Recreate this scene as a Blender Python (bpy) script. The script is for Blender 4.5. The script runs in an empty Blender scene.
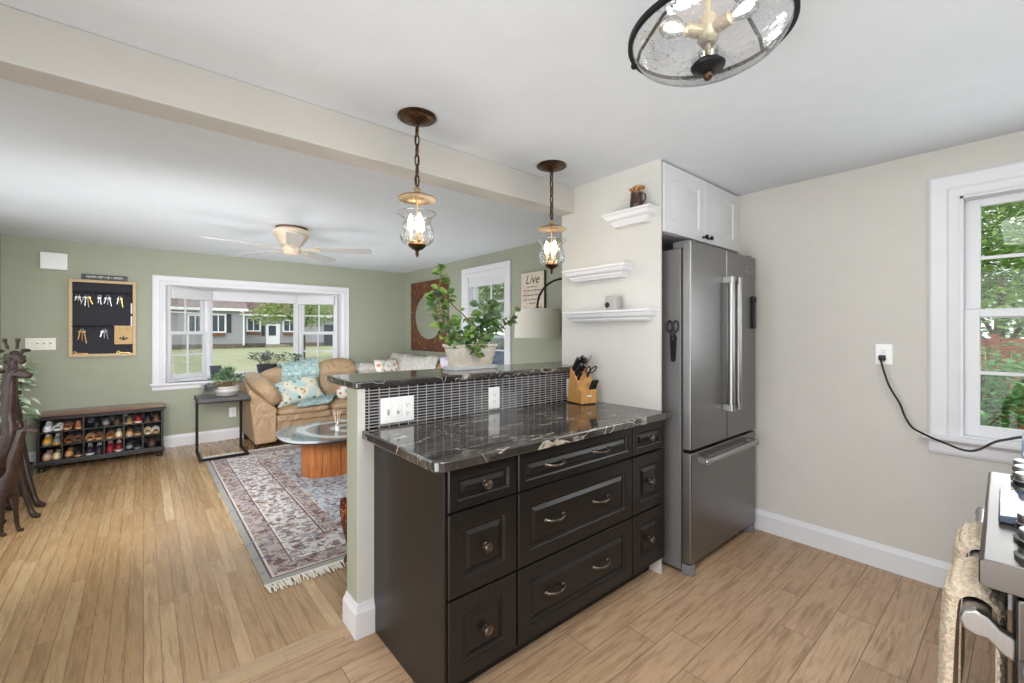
import bpy, bmesh, math, random
from math import sin, cos, pi, radians, floor, sqrt
from mathutils import Vector, Matrix, Euler

# ---------------------------------------------------------------- camera, sky, lights, exposure
SC = bpy.context.scene
COL = SC.collection
FPX = 435.76
YAW = radians(40.226)
cam_d = bpy.data.cameras.new('camera')
cam_d.sensor_width = 36.0
cam_d.lens = FPX / 1024 * 36.0
cam_d.shift_y = -8.36 / 1024
cam_d.clip_start = 0.02
cam_d.clip_end = 400
cam = bpy.data.objects.new('camera', cam_d)
COL.objects.link(cam)
cam.location = (0, 0, 1.33)
cam.rotation_euler = (pi / 2, 0, -YAW)
SC.camera = cam

W = bpy.data.worlds.new('overcast_sky')
SC.world = W
W.use_nodes = True
W.node_tree.nodes['Background'].inputs[0].default_value = (0.93, 0.97, 1.0, 1)
W.node_tree.nodes['Background'].inputs[1].default_value = 1.6

def lamp(name, kind, loc, power, color=(1, 1, 1), size=None, sizey=None, rot=(0, 0, 0), radius=None, spread=None):
    l = bpy.data.lights.new(name, kind)
    l.energy = power
    l.color = color
    if kind == 'AREA':
        l.shape = 'RECTANGLE'
        l.size = size
        l.size_y = sizey or size
        if spread: l.spread = spread
    if radius is not None:
        l.shadow_soft_size = radius
    if kind == 'SUN':
        l.angle = radians(25)
    o = bpy.data.objects.new(name, l)
    COL.objects.link(o)
    o.location = loc
    o.rotation_euler = rot
    return o

lamp('hazy_sun', 'SUN', (0, 0, 30), 0.6, (1, 0.97, 0.92), rot=(radians(40), 0, radians(-60)))
# lamps facing in: daylight at the kitchen window, added fill at invented west openings
lamp('living_west_fill', 'AREA', (-1.02, 4.0, 1.05), 6, (0.95, 0.98, 1), 2.6, 1.2, rot=(0, -pi / 2, 0), spread=radians(115))
lamp('kitchen_window_daylight', 'AREA', (3.13, -0.15, 1.4), 8, (0.93, 0.97, 1), 0.6, 1.1, rot=(0, pi / 2, 0))
lamp('kitchen_west_fill', 'AREA', (-1.02, 0.6, 1.1), 20, (0.95, 0.98, 1), 1.9, 1.9, rot=(0, -pi / 2, 0), spread=radians(130))
# unseen fill lamps, added: two face the ceilings, two face down, one faces north
lamp('ceiling_fill', 'AREA', (1.0, 0.45, 1.3), 5.5, (0.95, 0.98, 1), 2.6, 1.6, rot=(pi, 0, 0))
lamp('ceiling_fill_hall', 'AREA', (1.7, 4.85, 0.8), 21, (0.95, 0.98, 1), 2.7, 3.0, rot=(pi, 0, 0))
lamp('down_fill', 'AREA', (1.15, -0.2, 2.27), 52, (0.96, 0.98, 1), 2.2, 0.7, rot=(radians(8), radians(-6), 0))
lamp('down_fill_hall', 'AREA', (0.6, 4.2, 2.27), 10, (0.95, 0.98, 1), 2.4, 2.6, rot=(0, 0, 0))
lamp('north_fill_hall', 'AREA', (-0.1, 2.25, 1.35), 27, (0.97, 0.985, 1), 1.2, 0.6, rot=(radians(84), 0, radians(-12)), spread=radians(95))

vs = SC.view_settings
SC.display_settings.display_device = 'sRGB'
vs.view_transform = 'Standard'
vs.look = 'None'
vs.exposure = 0.22
vs.gamma = 1.0
vs.use_curve_mapping = False
SC.cycles.use_denoising = True
SC.cycles.max_bounces = 10
SC.cycles.diffuse_bounces = 5
SC.cycles.glossy_bounces = 4
SC.cycles.transparent_max_bounces = 16
SC.cycles.sample_clamp_indirect = 4
SC.cycles.caustics_reflective = False
SC.cycles.caustics_refractive = False

R = random.Random(7)

# ---------------------------------------------------------------- mesh helpers
class MB:
    def __init__(s):
        s.v = []; s.f = []

    def add(s, vs_, fs_):
        b = len(s.v)
        s.v += [tuple(p) for p in vs_]
        s.f += [tuple(i + b for i in f) for f in fs_]
        return b

    def box(s, x0, x1, y0, y1, z0, z1):
        if x0 > x1: x0, x1 = x1, x0
        if y0 > y1: y0, y1 = y1, y0
        if z0 > z1: z0, z1 = z1, z0
        s.add([(x0, y0, z0), (x1, y0, z0), (x1, y1, z0), (x0, y1, z0), (x0, y0, z1), (x1, y0, z1), (x1, y1, z1), (x0, y1, z1)],
              [(3, 2, 1, 0), (4, 5, 6, 7), (0, 1, 5, 4), (1, 2, 6, 5), (2, 3, 7, 6), (3, 0, 4, 7)])
        return s

    def obox(s, c, size, M):
        """oriented box: centre c, full size, rotation matrix M"""
        hx, hy, hz = [a / 2 for a in size]
        c = Vector(c)
        P = [c + M @ Vector(p) for p in [(-hx, -hy, -hz), (hx, -hy, -hz), (hx, hy, -hz), (-hx, hy, -hz), (-hx, -hy, hz), (hx, -hy, hz), (hx, hy, hz), (-hx, hy, hz)]]
        s.add(P, [(3, 2, 1, 0), (4, 5, 6, 7), (0, 1, 5, 4), (1, 2, 6, 5), (2, 3, 7, 6), (3, 0, 4, 7)])
        return s

    def prism(s, poly, a, b, axis='z'):
        """poly in the two other axes (x,y for z; x,z for y; y,z for x), extruded from a to b"""
        def m(p, t):
            if axis == 'z': return (p[0], p[1], t)
            if axis == 'y': return (p[0], t, p[1])
            return (t, p[0], p[1])
        n = len(poly)
        V = [m(p, a) for p in poly] + [m(p, b) for p in poly]
        F = [tuple(range(n - 1, -1, -1)), tuple(range(n, 2 * n))]
        F += [(i, (i + 1) % n, n + (i + 1) % n, n + i) for i in range(n)]
        s.add(V, F)
        return s

    def loops(s, L, cap0=True, cap1=True, closed=False):
        n = len(L[0]); b = len(s.v)
        for l in L: s.v += [tuple(p) for p in l]
        k = len(L)
        for i in range(k if closed else k - 1):
            j = (i + 1) % k
            for q in range(n):
                r = (q + 1) % n
                s.f.append((b + i * n + q, b + i * n + r, b + j * n + r, b + j * n + q))
        if not closed:
            if cap0: s.f.append(tuple(b + q for q in range(n - 1, -1, -1)))
            if cap1: s.f.append(tuple(b + (k - 1) * n + q for q in range(n)))
        return s

    def tube(s, path, r, n=8, closed=False, cap=True, sx=1.0, up=None):
        P = [Vector(p) for p in path]
        k = len(P)
        rr = r if isinstance(r, (list, tuple)) else [r] * k
        T = []
        for i in range(k):
            if closed: t = P[(i + 1) % k] - P[i - 1]
            else: t = P[min(i + 1, k - 1)] - P[max(i - 1, 0)]
            T.append(t.normalized() if t.length > 1e-9 else Vector((0, 0, 1)))
        u = Vector(up) if up else (Vector((0, 0, 1)) if abs(T[0].z) < 0.9 else Vector((1, 0, 0)))
        L = []
        for i in range(k):
            a = (u - T[i] * u.dot(T[i]))
            if a.length < 1e-6: a = T[i].orthogonal()
            a.normalize(); u = a
            bb = T[i].cross(a)
            L.append([P[i] + (a * cos(2 * pi * q / n) + bb * sin(2 * pi * q / n) * sx) * rr[i] for q in range(n)])
        return s.loops(L, cap, cap, closed)

    def lathe(s, prof, c=(0, 0, 0), n=24, axis='z', cap=True, sx=1.0, sy=1.0, rot=None):
        c = Vector(c)
        L = []
        for r, z in prof:
            l = []
            for q in range(n):
                a = 2 * pi * q / n
                p = Vector((r * cos(a) * sx, r * sin(a) * sy, z))
                if axis == 'y': p = Vector((p.x, -p.z, p.y))   # +profile height points to -y
                if axis == 'x': p = Vector((p.z, p.x, p.y))
                if axis == '-x': p = Vector((-p.z, -p.x, p.y))
                if rot: p = rot @ p
                l.append(c + p)
            L.append(l)
        return s.loops(L, cap, cap)

    def sq(s, c, rad, e=2.5, rot=None, nu=20, nv=12, ez=None, f=None):
        """superellipsoid"""
        c = Vector(c); ez = ez or e
        L = []
        def p_(x, k): return math.copysign(abs(x) ** (2.0 / k), x)
        for i in range(nv + 1):
            ph = -pi / 2 + pi * i / nv
            l = []
            for q in range(nu):
                th = 2 * pi * q / nu
                cz = max(abs(cos(ph)), 1e-4)
                p = Vector((rad[0] * p_(cz, ez) * p_(cos(th), e), rad[1] * p_(cz, ez) * p_(sin(th), e), rad[2] * p_(sin(ph), ez)))
                if f: p = f(p)
                if rot: p = rot @ p
                l.append(c + p)
            L.append(l)
        return s.loops(L, True, True)

    def sphere(s, c, r, n=12, m=8, sc=(1, 1, 1)):
        return s.sq(c, (r * sc[0], r * sc[1], r * sc[2]), 2, None, n, m)

    def pillow(s, c, w, h, t, rot=None, n=12, sag=0.0):
        """soft square cushion, w x h, thickness t along local y, h along local z"""
        c = Vector(c); rot = rot or Matrix.Identity(3)
        idx = {}
        V = []; F = []
        for side in (1, -1):
            for i in range(n + 1):
                for j in range(n + 1):
                    u = -1 + 2 * i / n; v = -1 + 2 * j / n
                    edge = i in (0, n) or j in (0, n)
                    if edge and side == -1:
                        idx[(side, i, j)] = idx[(1, i, j)]; continue
                    th = (max(0, 1 - u ** 4) * max(0, 1 - v ** 4)) ** 0.5
                    pin = 1 - 0.07 * (1 - abs(u * v)) * (abs(u) ** 6 + abs(v) ** 6)
                    p = Vector((u * w / 2 * pin, -side * t / 2 * th, v * h / 2 * pin - sag * (1 - u * u) * (v > 0) * v))
                    idx[(side, i, j)] = len(V); V.append(c + rot @ p)
            for i in range(n):
                for j in range(n):
                    q = (idx[(side, i, j)], idx[(side, i + 1, j)], idx[(side, i + 1, j + 1)], idx[(side, i, j + 1)])
                    F.append(q if side == 1 else q[::-1])
        s.add(V, F)
        return s

    def molding(s, rect, prof, mp, cap=False, cap0=False):
        """mitred profile round a rectangle. rect (u0,u1,v0,v1); prof [(inset, depth)...]; mp(u,v,d)->point"""
        u0, u1, v0, v1 = rect
        L = []
        for i, d in prof:
            L.append([mp(u0 + i, v0 + i, d), mp(u1 - i, v0 + i, d), mp(u1 - i, v1 - i, d), mp(u0 + i, v1 - i, d)])
        return s.loops(L, cap0, cap)

    def leaf(s, base, d, up, L, Wd, fold=0.25, tipdrop=0.15):
        base = Vector(base); d = Vector(d).normalized(); up = Vector(up)
        side = d.cross(up)
        if side.length < 1e-4: side = d.orthogonal()
        side.normalize(); nrm = side.cross(d).normalized()
        m = base + d * L * 0.45
        m2 = base + d * L * 0.75
        tip = base + d * L - nrm * L * tipdrop
        V = [base, m + side * Wd / 2 + nrm * Wd * fold, m, m - side * Wd / 2 + nrm * Wd * fold, m2 + side * Wd * .36 + nrm * Wd * fold * .6, m2 - side * Wd * .36 + nrm * Wd * fold * .6, tip]
        s.add(V, [(0, 2, 1), (0, 3, 2), (1, 2, 6, 4), (2, 3, 5, 6)])
        return s

    def xf(s, M, start=0):
        for i in range(start, len(s.v)):
            s.v[i] = tuple(M @ Vector(s.v[i]))
        return s

    def build(s, name, m, parent=None, smooth=None, bevel=0, seg=2, sub=0, w=True, kind=None, label=None, solid=0):
        """one mesh object; w: vertices are in world space and the parent empty's base is taken off"""
        me = bpy.data.meshes.new(name)
        V = s.v
        if parent is not None and w:
            o = parent; off = Vector((0, 0, 0))
            while o is not None:
                off += o.location; o = o.parent
            V = [tuple(Vector(p) - off) for p in V]
        me.from_pydata(V, [], s.f)
        bm = bmesh.new(); bm.from_mesh(me)
        bmesh.ops.remove_doubles(bm, verts=bm.verts, dist=1e-6)
        if not (name in ('foliage', 'fringe')):
            bmesh.ops.recalc_face_normals(bm, faces=bm.faces)
        bm.to_mesh(me); bm.free()
        me.validate()
        if smooth is not None:
            me.shade_smooth()
            me.set_sharp_from_angle(angle=radians(smooth))
        me.materials.append(m)
        ob = bpy.data.objects.new(name, me)
        COL.objects.link(ob)
        if parent is not None: ob.parent = parent
        if solid:
            md = ob.modifiers.new('thick', 'SOLIDIFY'); md.thickness = solid; md.offset = 0
        if bevel:
            md = ob.modifiers.new('bevel', 'BEVEL'); md.width = bevel; md.segments = seg; md.limit_method = 'ANGLE'; md.angle_limit = radians(35)
            if smooth is None:
                me.shade_smooth(); me.set_sharp_from_angle(angle=radians(30))
            md.harden_normals = False
        if sub:
            md = ob.modifiers.new('smooth', 'SUBSURF'); md.levels = sub; md.render_levels = sub
        if kind: ob['kind'] = kind
        if label: ob['label'] = label
        return ob

def tag(o, label, cat, group=None):
    o['label'] = label; o['category'] = cat
    if group: o['group'] = group
    return o

def thing(name, label, cat, loc=(0, 0, 0), rz=0, group=None):
    o = bpy.data.objects.new(name, None); COL.objects.link(o)
    o.empty_display_size = 0.05
    o.location = loc; o.rotation_euler = (0, 0, rz)
    return tag(o, label, cat, group)

def struct(name, mb, m, parent=None, **k):
    return mb.build(name, m, parent, kind='structure' if parent is None else None, **k)

def struct_empty(name, loc=(0, 0, 0)):
    o = bpy.data.objects.new(name, None); COL.objects.link(o)
    o.location = loc; o['kind'] = 'structure'
    return o

def dup(root, loc, rz, label, group=None):
    r = root.copy(); COL.objects.link(r); r.location = loc; r.rotation_euler = (0, 0, rz); r['label'] = label
    if group: r['group'] = group
    for ch in list(root.children):
        c = ch.copy(); COL.objects.link(c); c.parent = r
        for g in list(ch.children):
            d = g.copy(); COL.objects.link(d); d.parent = c
    return r

def text_mesh(name, body, size, mp, m, parent, shear=0.0, align='CENTER', depth=0.0006, sx=1.0):
    cu = bpy.data.curves.new(name, 'FONT'); cu.body = body; cu.size = size; cu.align_x = align; cu.align_y = 'CENTER'; cu.extrude = depth; cu.shear = shear
    o = bpy.data.objects.new(name + '_tmp', cu); COL.objects.link(o)
    bpy.context.view_layer.update()
    me = bpy.data.meshes.new_from_object(o.evaluated_get(bpy.context.evaluated_depsgraph_get()))
    bpy.data.objects.remove(o); bpy.data.curves.remove(cu)
    mb = MB()
    mb.add([mp(v.co.x * sx, v.co.y, v.co.z) for v in me.vertices], [tuple(p.vertices) for p in me.polygons])
    bpy.data.meshes.remove(me)
    return mb.build(name, m, parent)

# ---------------------------------------------------------------- material helpers
def lin(c):
    r = []
    for a in c:
        a = a / 255.0
        r.append(a / 12.92 if a <= 0.04045 else ((a + 0.055) / 1.055) ** 2.4)
    return (r[0], r[1], r[2], 1)

class NT:
    def __init__(s, name):
        s.m = bpy.data.materials.new(name); s.m.use_nodes = True
        s.t = s.m.node_tree
        s.b = s.t.nodes['Principled BSDF']; s.out = s.t.nodes['Material Output']

    def n(s, typ, props=None, **ins):
        nd = s.t.nodes.new(typ)
        for k, v in (props or {}).items(): setattr(nd, k, v)
        for k, v in ins.items():
            k = k.replace('_', ' ')
            key = int(k[1:]) if k[0] == 'i' and k[1:].isdigit() else k
            s.set(nd.inputs[key], v)
        return nd

    def set(s, sock, v):
        if hasattr(v, 'outputs'): v = v.outputs[0]
        if hasattr(v, 'is_output'): s.t.links.new(v, sock)
        else: sock.default_value = v

    def math(s, op, a, b=0.0, clamp=False):
        nd = s.t.nodes.new('ShaderNodeMath'); nd.operation = op; nd.use_clamp = clamp
        s.set(nd.inputs[0], a); s.set(nd.inputs[1], b)
        return nd.outputs[0]

    def mix(s, fac, a, b, mode='MIX'):
        nd = s.t.nodes.new('ShaderNodeMix'); nd.data_type = 'RGBA'; nd.blend_type = mode
        s.set(nd.inputs[0], fac); s.set(nd.inputs[6], a); s.set(nd.inputs[7], b)
        return nd.outputs[2]

    def ramp(s, fac, stops, interp='LINEAR'):
        nd = s.t.nodes.new('ShaderNodeValToRGB'); nd.color_ramp.interpolation = interp
        e = nd.color_ramp.elements
        while len(e) < len(stops): e.new(0.5)
        for i, (p, c) in enumerate(stops):
            e[i].position = p; e[i].color = c
        s.set(nd.inputs[0], fac)
        return nd.outputs[0]

    def co(s, which='Object'):
        nd = s.t.nodes.new('ShaderNodeTexCoord')
        return nd.outputs[which]

    def sep(s, v):
        nd = s.t.nodes.new('ShaderNodeSeparateXYZ'); s.set(nd.inputs[0], v)
        return nd.outputs

    def comb(s, x=0.0, y=0.0, z=0.0):
        nd = s.t.nodes.new('ShaderNodeCombineXYZ')
        s.set(nd.inputs[0], x); s.set(nd.inputs[1], y); s.set(nd.inputs[2], z)
        return nd.outputs[0]

    def noise(s, vec, scale, detail=3, rough=0.5, dist=0.0):
        nd = s.n('ShaderNodeTexNoise', None, Vector=vec, Scale=scale, Detail=detail, Roughness=rough, Distortion=dist)
        return nd.outputs['Fac']

    def bump(s, h, strength=0.2, dist=0.01):
        nd = s.n('ShaderNodeBump', None, Strength=strength, Distance=dist, Height=h)
        s.t.links.new(nd.outputs[0], s.b.inputs['Normal'])

    def base(s, c): s.set(s.b.inputs['Base Color'], c)
    def rough(s, c): s.set(s.b.inputs['Roughness'], c)

def mat(name, col, rough=0.5, metal=0.0, var=None, vs_=8.0, bump=0.0, bs=60.0, coat=0.0, spec=0.5, sub=0.0, emit=None):
    """plain procedural material: base colour broken by noise, with an optional noise bump"""
    t = NT(name)
    c = lin(col)
    oc = t.co()
    if var:
        f = t.ramp(t.noise(oc, vs_, 4), [(0.35, (0, 0, 0, 1)), (0.7, (1, 1, 1, 1))])
        t.base(t.mix(f, c, lin(var)))
    else:
        f = t.noise(oc, vs_, 3)
        k = t.math('MULTIPLY_ADD', f, 0.08); t.t.nodes[-1].inputs[2].default_value = 0.96
        t.base(t.mix(1.0, c, t.comb(k, k, k), 'MULTIPLY'))
    t.rough(rough)
    t.b.inputs['Metallic'].default_value = metal
    t.b.inputs['Specular IOR Level'].default_value = spec
    if coat: t.b.inputs['Coat Weight'].default_value = coat; t.b.inputs['Coat Roughness'].default_value = 0.08
    if bump: t.bump(t.noise(oc, bs, 4), bump, 0.01)
    if emit:
        t.b.inputs['Emission Color'].default_value = lin(emit[0]); t.b.inputs['Emission Strength'].default_value = emit[1]
    return t.m

def glass_mat(name, tint=(1, 1, 1, 1), rough=0.02, refl=1.0, seeds=0.0, milky=0.0):
    """thin pane or blown glass: light passes straight through, with a Fresnel mirror reflection"""
    t = NT(name)
    tr = t.n('ShaderNodeBsdfTransparent', None, Color=tint)
    gl = t.n('ShaderNodeBsdfGlossy', None, Roughness=rough)
    fr = t.n('ShaderNodeFresnel', None, IOR=1.5)
    fac = t.math('MULTIPLY', fr.outputs[0], refl)
    if seeds or milky:
        oc = t.co()
        vo = t.n('ShaderNodeTexVoronoi', None, Vector=oc, Scale=95.0)
        dots = t.ramp(vo.outputs['Distance'], [(0.14, (1, 1, 1, 1)), (0.26, (0, 0, 0, 1))])
        fac = t.math('ADD', fac, t.math('MULTIPLY', dots, seeds), True)
        fac = t.math('ADD', fac, milky, True)
        bp = t.n('ShaderNodeBump', None, Strength=0.35, Distance=0.01, Height=t.noise(oc, 45, 2))
        t.t.links.new(bp.outputs[0], gl.inputs['Normal']); t.t.links.new(bp.outputs[0], fr.inputs['Normal'])
    mx = t.n('ShaderNodeMixShader', None, i0=fac, i1=tr, i2=gl)
    t.t.links.new(mx.outputs[0], t.out.inputs[0])
    return t.m

def plank_mat(name, wdt, lng, along, cols, gap, gw=0.0012, rough=0.35, seed=0.0, grain=0.35, bump=0.12, streak=None):
    """floor boards. along: 0 boards run along x, 1 along y"""
    t = NT(name)
    x, y, z = t.sep(t.co())
    u, v = (x, y) if along == 0 else (y, x)
    rv = t.math('DIVIDE', v, wdt)
    row = t.math('FLOOR', rv)
    wn = t.n('ShaderNodeTexWhiteNoise', {'noise_dimensions': '2D'}, Vector=t.comb(row, seed, 0))
    off = t.math('MULTIPLY', wn.outputs[0], lng)
    uu = t.math('ADD', u, off)
    ru = t.math('DIVIDE', uu, lng)
    cl = t.math('FLOOR', ru)
    wn2 = t.n('ShaderNodeTexWhiteNoise', {'noise_dimensions': '3D'}, Vector=t.comb(row, cl, seed + 3.3))
    idv = wn2.outputs[0]
    k = len(cols)
    c = t.ramp(idv, [(i / (k - 1), lin(q)) for i, q in enumerate(cols)])
    gv = t.comb(t.math('MULTIPLY', u, 3.0), t.math('MULTIPLY', v, 45.0), t.math('MULTIPLY', idv, 37.0))
    gr = t.noise(gv, 1.0, 5, 0.65, 0.6)
    g2 = t.ramp(gr, [(0.30, (0.52, 0.47, 0.42, 1)), (0.5, (1, 1, 1, 1)), (0.72, (1.0, 0.98, 0.95, 1))])
    c = t.mix(grain, c, t.mix(1.0, c, g2, 'MULTIPLY'))
    fv_ = t.comb(t.math('MULTIPLY', u, 9.0), t.math('MULTIPLY', v, 190.0), t.math('MULTIPLY', idv, 53.0))
    fine = t.ramp(t.noise(fv_, 1.0, 3, 0.6, 0.4), [(0.32, (0.74, 0.68, 0.62, 1)), (0.50, (1, 1, 1, 1)), (0.7, (1.08, 1.07, 1.05, 1))])
    c = t.mix(grain * 0.75, c, t.mix(1.0, c, fine, 'MULTIPLY'))
    big = t.noise(t.comb(t.math('MULTIPLY', u, 1.2), t.math('MULTIPLY', v, 5.0), t.math('MULTIPLY', idv, 11.0)), 1.6, 3, 0.6, 0.8)
    c = t.mix(t.math('MULTIPLY', t.ramp(big, [(0.5, (0, 0, 0, 1)), (0.68, (1, 1, 1, 1))]), 0.35), c, lin(streak or cols[0]))
    fv = t.math('FRACT', rv); fu = t.math('FRACT', ru)
    dv = t.math('MULTIPLY', t.math('MINIMUM', fv, t.math('SUBTRACT', 1.0, fv)), wdt)
    du = t.math('MULTIPLY', t.math('MINIMUM', fu, t.math('SUBTRACT', 1.0, fu)), lng)
    d = t.math('MINIMUM', dv, du)
    gm = t.math('LESS_THAN', d, gw)
    c = t.mix(gm, c, lin(gap))
    t.base(c)
    t.rough(t.math('MULTIPLY_ADD', gr, 0.18)); t.t.nodes[-1].inputs[2].default_value = rough - 0.09
    hh = t.math('MINIMUM', t.math('MULTIPLY', d, 260.0), 1.0)
    t.bump(t.math('ADD', hh, t.math('MULTIPLY', gr, 0.25)), bump, 0.003)
    return t.m

# ---------------------------------------------------------------- materials
M = {}
M['oak'] = plank_mat('oak_strip_floor', 0.0585, 1.15, 1, [(162, 129, 90), (178, 145, 105), (170, 136, 97), (194, 163, 122), (167, 134, 95), (204, 175, 135)], (94, 70, 50), 0.0011, 0.27, 1.0, 0.75, streak=(146, 108, 72))
M['tile_plank'] = plank_mat('wood_look_floor_tile', 0.147, 0.90, 0, [(176, 145, 115), (190, 158, 128), (182, 151, 120), (196, 165, 134)], (112, 90, 70), 0.0016, 0.42, 5.0, 0.95, streak=(142, 108, 78))
M['threshold'] = plank_mat('oak_threshold', 0.2, 3.0, 0, [(176, 148, 114), (182, 154, 120)], (90, 62, 40), 0.0005, 0.36, 9.0, 0.5)
M['ceiling'] = mat('ceiling_paint', (216, 220, 225), 0.9, bump=0.03, bs=120)
M['greige'] = mat('greige_paint', (207, 203, 196), 0.85, bump=0.03, bs=160)
M['cream_wall'] = mat('cream_wall_paint', (206, 204, 199), 0.8, bump=0.03, bs=160)
M['green'] = mat('sage_green_paint', (162, 165, 147), 0.85, bump=0.03, bs=160)
M['trim'] = mat('white_trim_paint', (222, 222, 225), 0.45)
M['beam'] = mat('beam_paint', (194, 191, 185), 0.85)
M['cab'] = mat('espresso_cabinet_paint', (28, 25, 23), 0.31, spec=0.36)
M['cab_dark'] = mat('black_toe_kick', (22, 20, 20), 0.6)
M['cab_white'] = mat('white_cabinet_paint', (220, 220, 222), 0.35)
M['nickel'] = mat('aged_pewter', (136, 128, 120), 0.34, 1.0, var=(84, 76, 70), vs_=60)
M['white_plastic'] = mat('white_plastic', (242, 242, 240), 0.3)
M['cream_plastic'] = mat('ivory_plastic', (234, 232, 218), 0.35)
M['slot'] = mat('dark_slot', (60, 58, 56), 0.6)
M['black_plastic'] = mat('black_plastic', (22, 22, 24), 0.35)
M['black_rubber'] = mat('black_cord_rubber', (16, 16, 17), 0.45)
M['bronze'] = mat('antique_bronze', (104, 82, 62), 0.38, 1.0, var=(70, 52, 40), vs_=30)
M['bronze_light'] = mat('warm_brass', (206, 184, 154), 0.32, 1.0)
M['black_metal'] = mat('black_metal', (26, 25, 26), 0.45, 0.6)
M['glass'] = glass_mat('window_glass', (0.97, 0.985, 0.98, 1), 0.0, 0.3)
M['jar'] = glass_mat('clear_blown_glass', (1, 1, 1, 1), 0.05, 0.75, 0.0, 0.05)
M['seeded'] = glass_mat('seeded_glass', (0.97, 0.97, 0.98, 1), 0.12, 1.0, 0.8, 0.2)
M['bulb'] = mat('lit_bulb', (255, 244, 226), 0.3, emit=((255, 228, 186), 14.0))
M['bulb_clear'] = mat('lit_white_bulb', (225, 225, 225), 0.15, emit=((255, 248, 238), 7.0))
M['fan_cream'] = mat('cream_fan_paint', (204, 188, 168), 0.4, var=(190, 172, 150), vs_=14)
M['fan_blade'] = mat('pale_fan_blade', (172, 169, 166), 0.45)
M['socket'] = mat('lamp_socket', (196, 182, 150), 0.4, 0.3)
def t_steel(name, base, rough, axis, st=0.04):
    t = NT(name)
    x, y, z = t.sep(t.co())
    v = t.comb(t.math('MULTIPLY', x, 900.0 if axis != 'x' else 6.0), t.math('MULTIPLY', y, 900.0 if axis != 'y' else 6.0), t.math('MULTIPLY', z, 900.0 if axis != 'z' else 6.0))
    f = t.noise(v, 1.0, 2)
    t.base(t.mix(f, lin(base), lin(tuple(min(255, int(a * 1.12)) for a in base))))
    t.b.inputs['Metallic'].default_value = 1.0
    t.b.inputs['Anisotropic'].default_value = 0.5
    t.rough(t.math('MULTIPLY_ADD', f, 0.1)); t.t.nodes[-1].inputs[2].default_value = rough
    t.bump(f, st, 0.0005)
    return t.m
M['steel'] = t_steel('brushed_stainless_steel', (132, 131, 131), 0.34, 'x')
M['steel_bar'] = t_steel('brushed_steel_bar', (158, 157, 156), 0.3, 'z')
M['steel_side'] = mat('grey_textured_fridge_side', (122, 120, 119), 0.5, 0.35, bump=0.08, bs=400)
M['fridge_dark'] = mat('dark_grey_gasket', (44, 44, 46), 0.5)
M['fridge_foot'] = mat('grey_plastic_foot', (118, 118, 122), 0.5)
M['range_steel'] = t_steel('range_steel', (100, 95, 91), 0.28, 'x')

def t_granite():
    t = NT('black_veined_granite')
    oc = t.co()
    mp = t.n('ShaderNodeMapping', None, Vector=oc); mp.inputs['Rotation'].default_value = (0.0, 0.0, radians(16)); mp.inputs['Scale'].default_value = (0.8, 3.2, 1.6)
    wp = t.n('ShaderNodeTexNoise', None, Vector=oc, Scale=3.2, Detail=4.0)
    vv = t.n('ShaderNodeVectorMath', {'operation': 'MULTIPLY_ADD'}, i0=wp.outputs['Color'], i1=(.5, .5, .5), i2=mp.outputs[0])
    def vein(scale, wth, det=3):
        nz = t.noise(vv.outputs[0], scale, det, 0.55)
        a = t.math('ABSOLUTE', t.math('SUBTRACT', nz, 0.5))
        return t.ramp(a, [(0.0, (1, 1, 1, 1)), (wth, (0, 0, 0, 1))])
    v1 = vein(1.9, 0.013); v2 = vein(4.5, 0.010, 2)
    m1 = t.ramp(t.noise(oc, 2.6, 2), [(0.40, (0.25, 0.25, 0.25, 1)), (0.58, (1, 1, 1, 1))])
    mask = t.ramp(t.noise(oc, 3.3, 2), [(0.45, (0, 0, 0, 1)), (0.58, (1, 1, 1, 1))])
    v2 = t.math('MULTIPLY', v2, t.math('MULTIPLY', mask, 0.85))
    v1 = t.math('MULTIPLY', v1, t.math('MULTIPLY', m1, 0.85))
    cl = t.noise(vv.outputs[0], 6.0, 5, 0.6)
    basec = t.ramp(cl, [(0.35, lin((38, 36, 35))), (0.55, lin((56, 52, 49))), (0.75, lin((94, 87, 78)))])
    vc = t.ramp(t.noise(oc, 6, 2), [(0.35, lin((180, 164, 140))), (0.65, lin((222, 216, 206)))])
    c = t.mix(t.math('MAXIMUM', v1, v2), basec, vc)
    t.base(c); t.rough(0.10)
    t.b.inputs['IOR'].default_value = 1.95; t.b.inputs['Specular IOR Level'].default_value = 0.5
    return t.m
M['granite'] = t_granite()

def t_mosaic():
    t = NT('stacked_strip_mosaic_tile')
    x, y, z = t.sep(t.co())
    pw, ph = 0.0478, 0.0136
    cu = t.math('DIVIDE', x, pw); cv = t.math('DIVIDE', z, ph)
    fu = t.math('FRACT', cu); fv = t.math('FRACT', cv)
    du = t.math('MULTIPLY', t.math('MINIMUM', fu, t.math('SUBTRACT', 1.0, fu)), pw)
    dv = t.math('MULTIPLY', t.math('MINIMUM', fv, t.math('SUBTRACT', 1.0, fv)), ph)
    gm = t.math('MAXIMUM', t.math('LESS_THAN', du, 0.0024), t.math('LESS_THAN', dv, 0.0022))
    wn = t.n('ShaderNodeTexWhiteNoise', {'noise_dimensions': '2D'}, Vector=t.comb(t.math('FLOOR', cu), t.math('FLOOR', cv), 0))
    c = t.ramp(wn.outputs[0], [(0.0, lin((26, 25, 30))), (0.6, lin((44, 42, 48))), (1.0, lin((70, 66, 70)))])
    t.base(t.mix(gm, c, lin((156, 153, 152))))
    t.rough(t.math('MULTIPLY_ADD', gm, 0.6)); t.t.nodes[-1].inputs[2].default_value = 0.12
    t.bump(t.math('SUBTRACT', 1.0, gm), 0.4, 0.002)
    return t.m
M['mosaic'] = t_mosaic()

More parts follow.
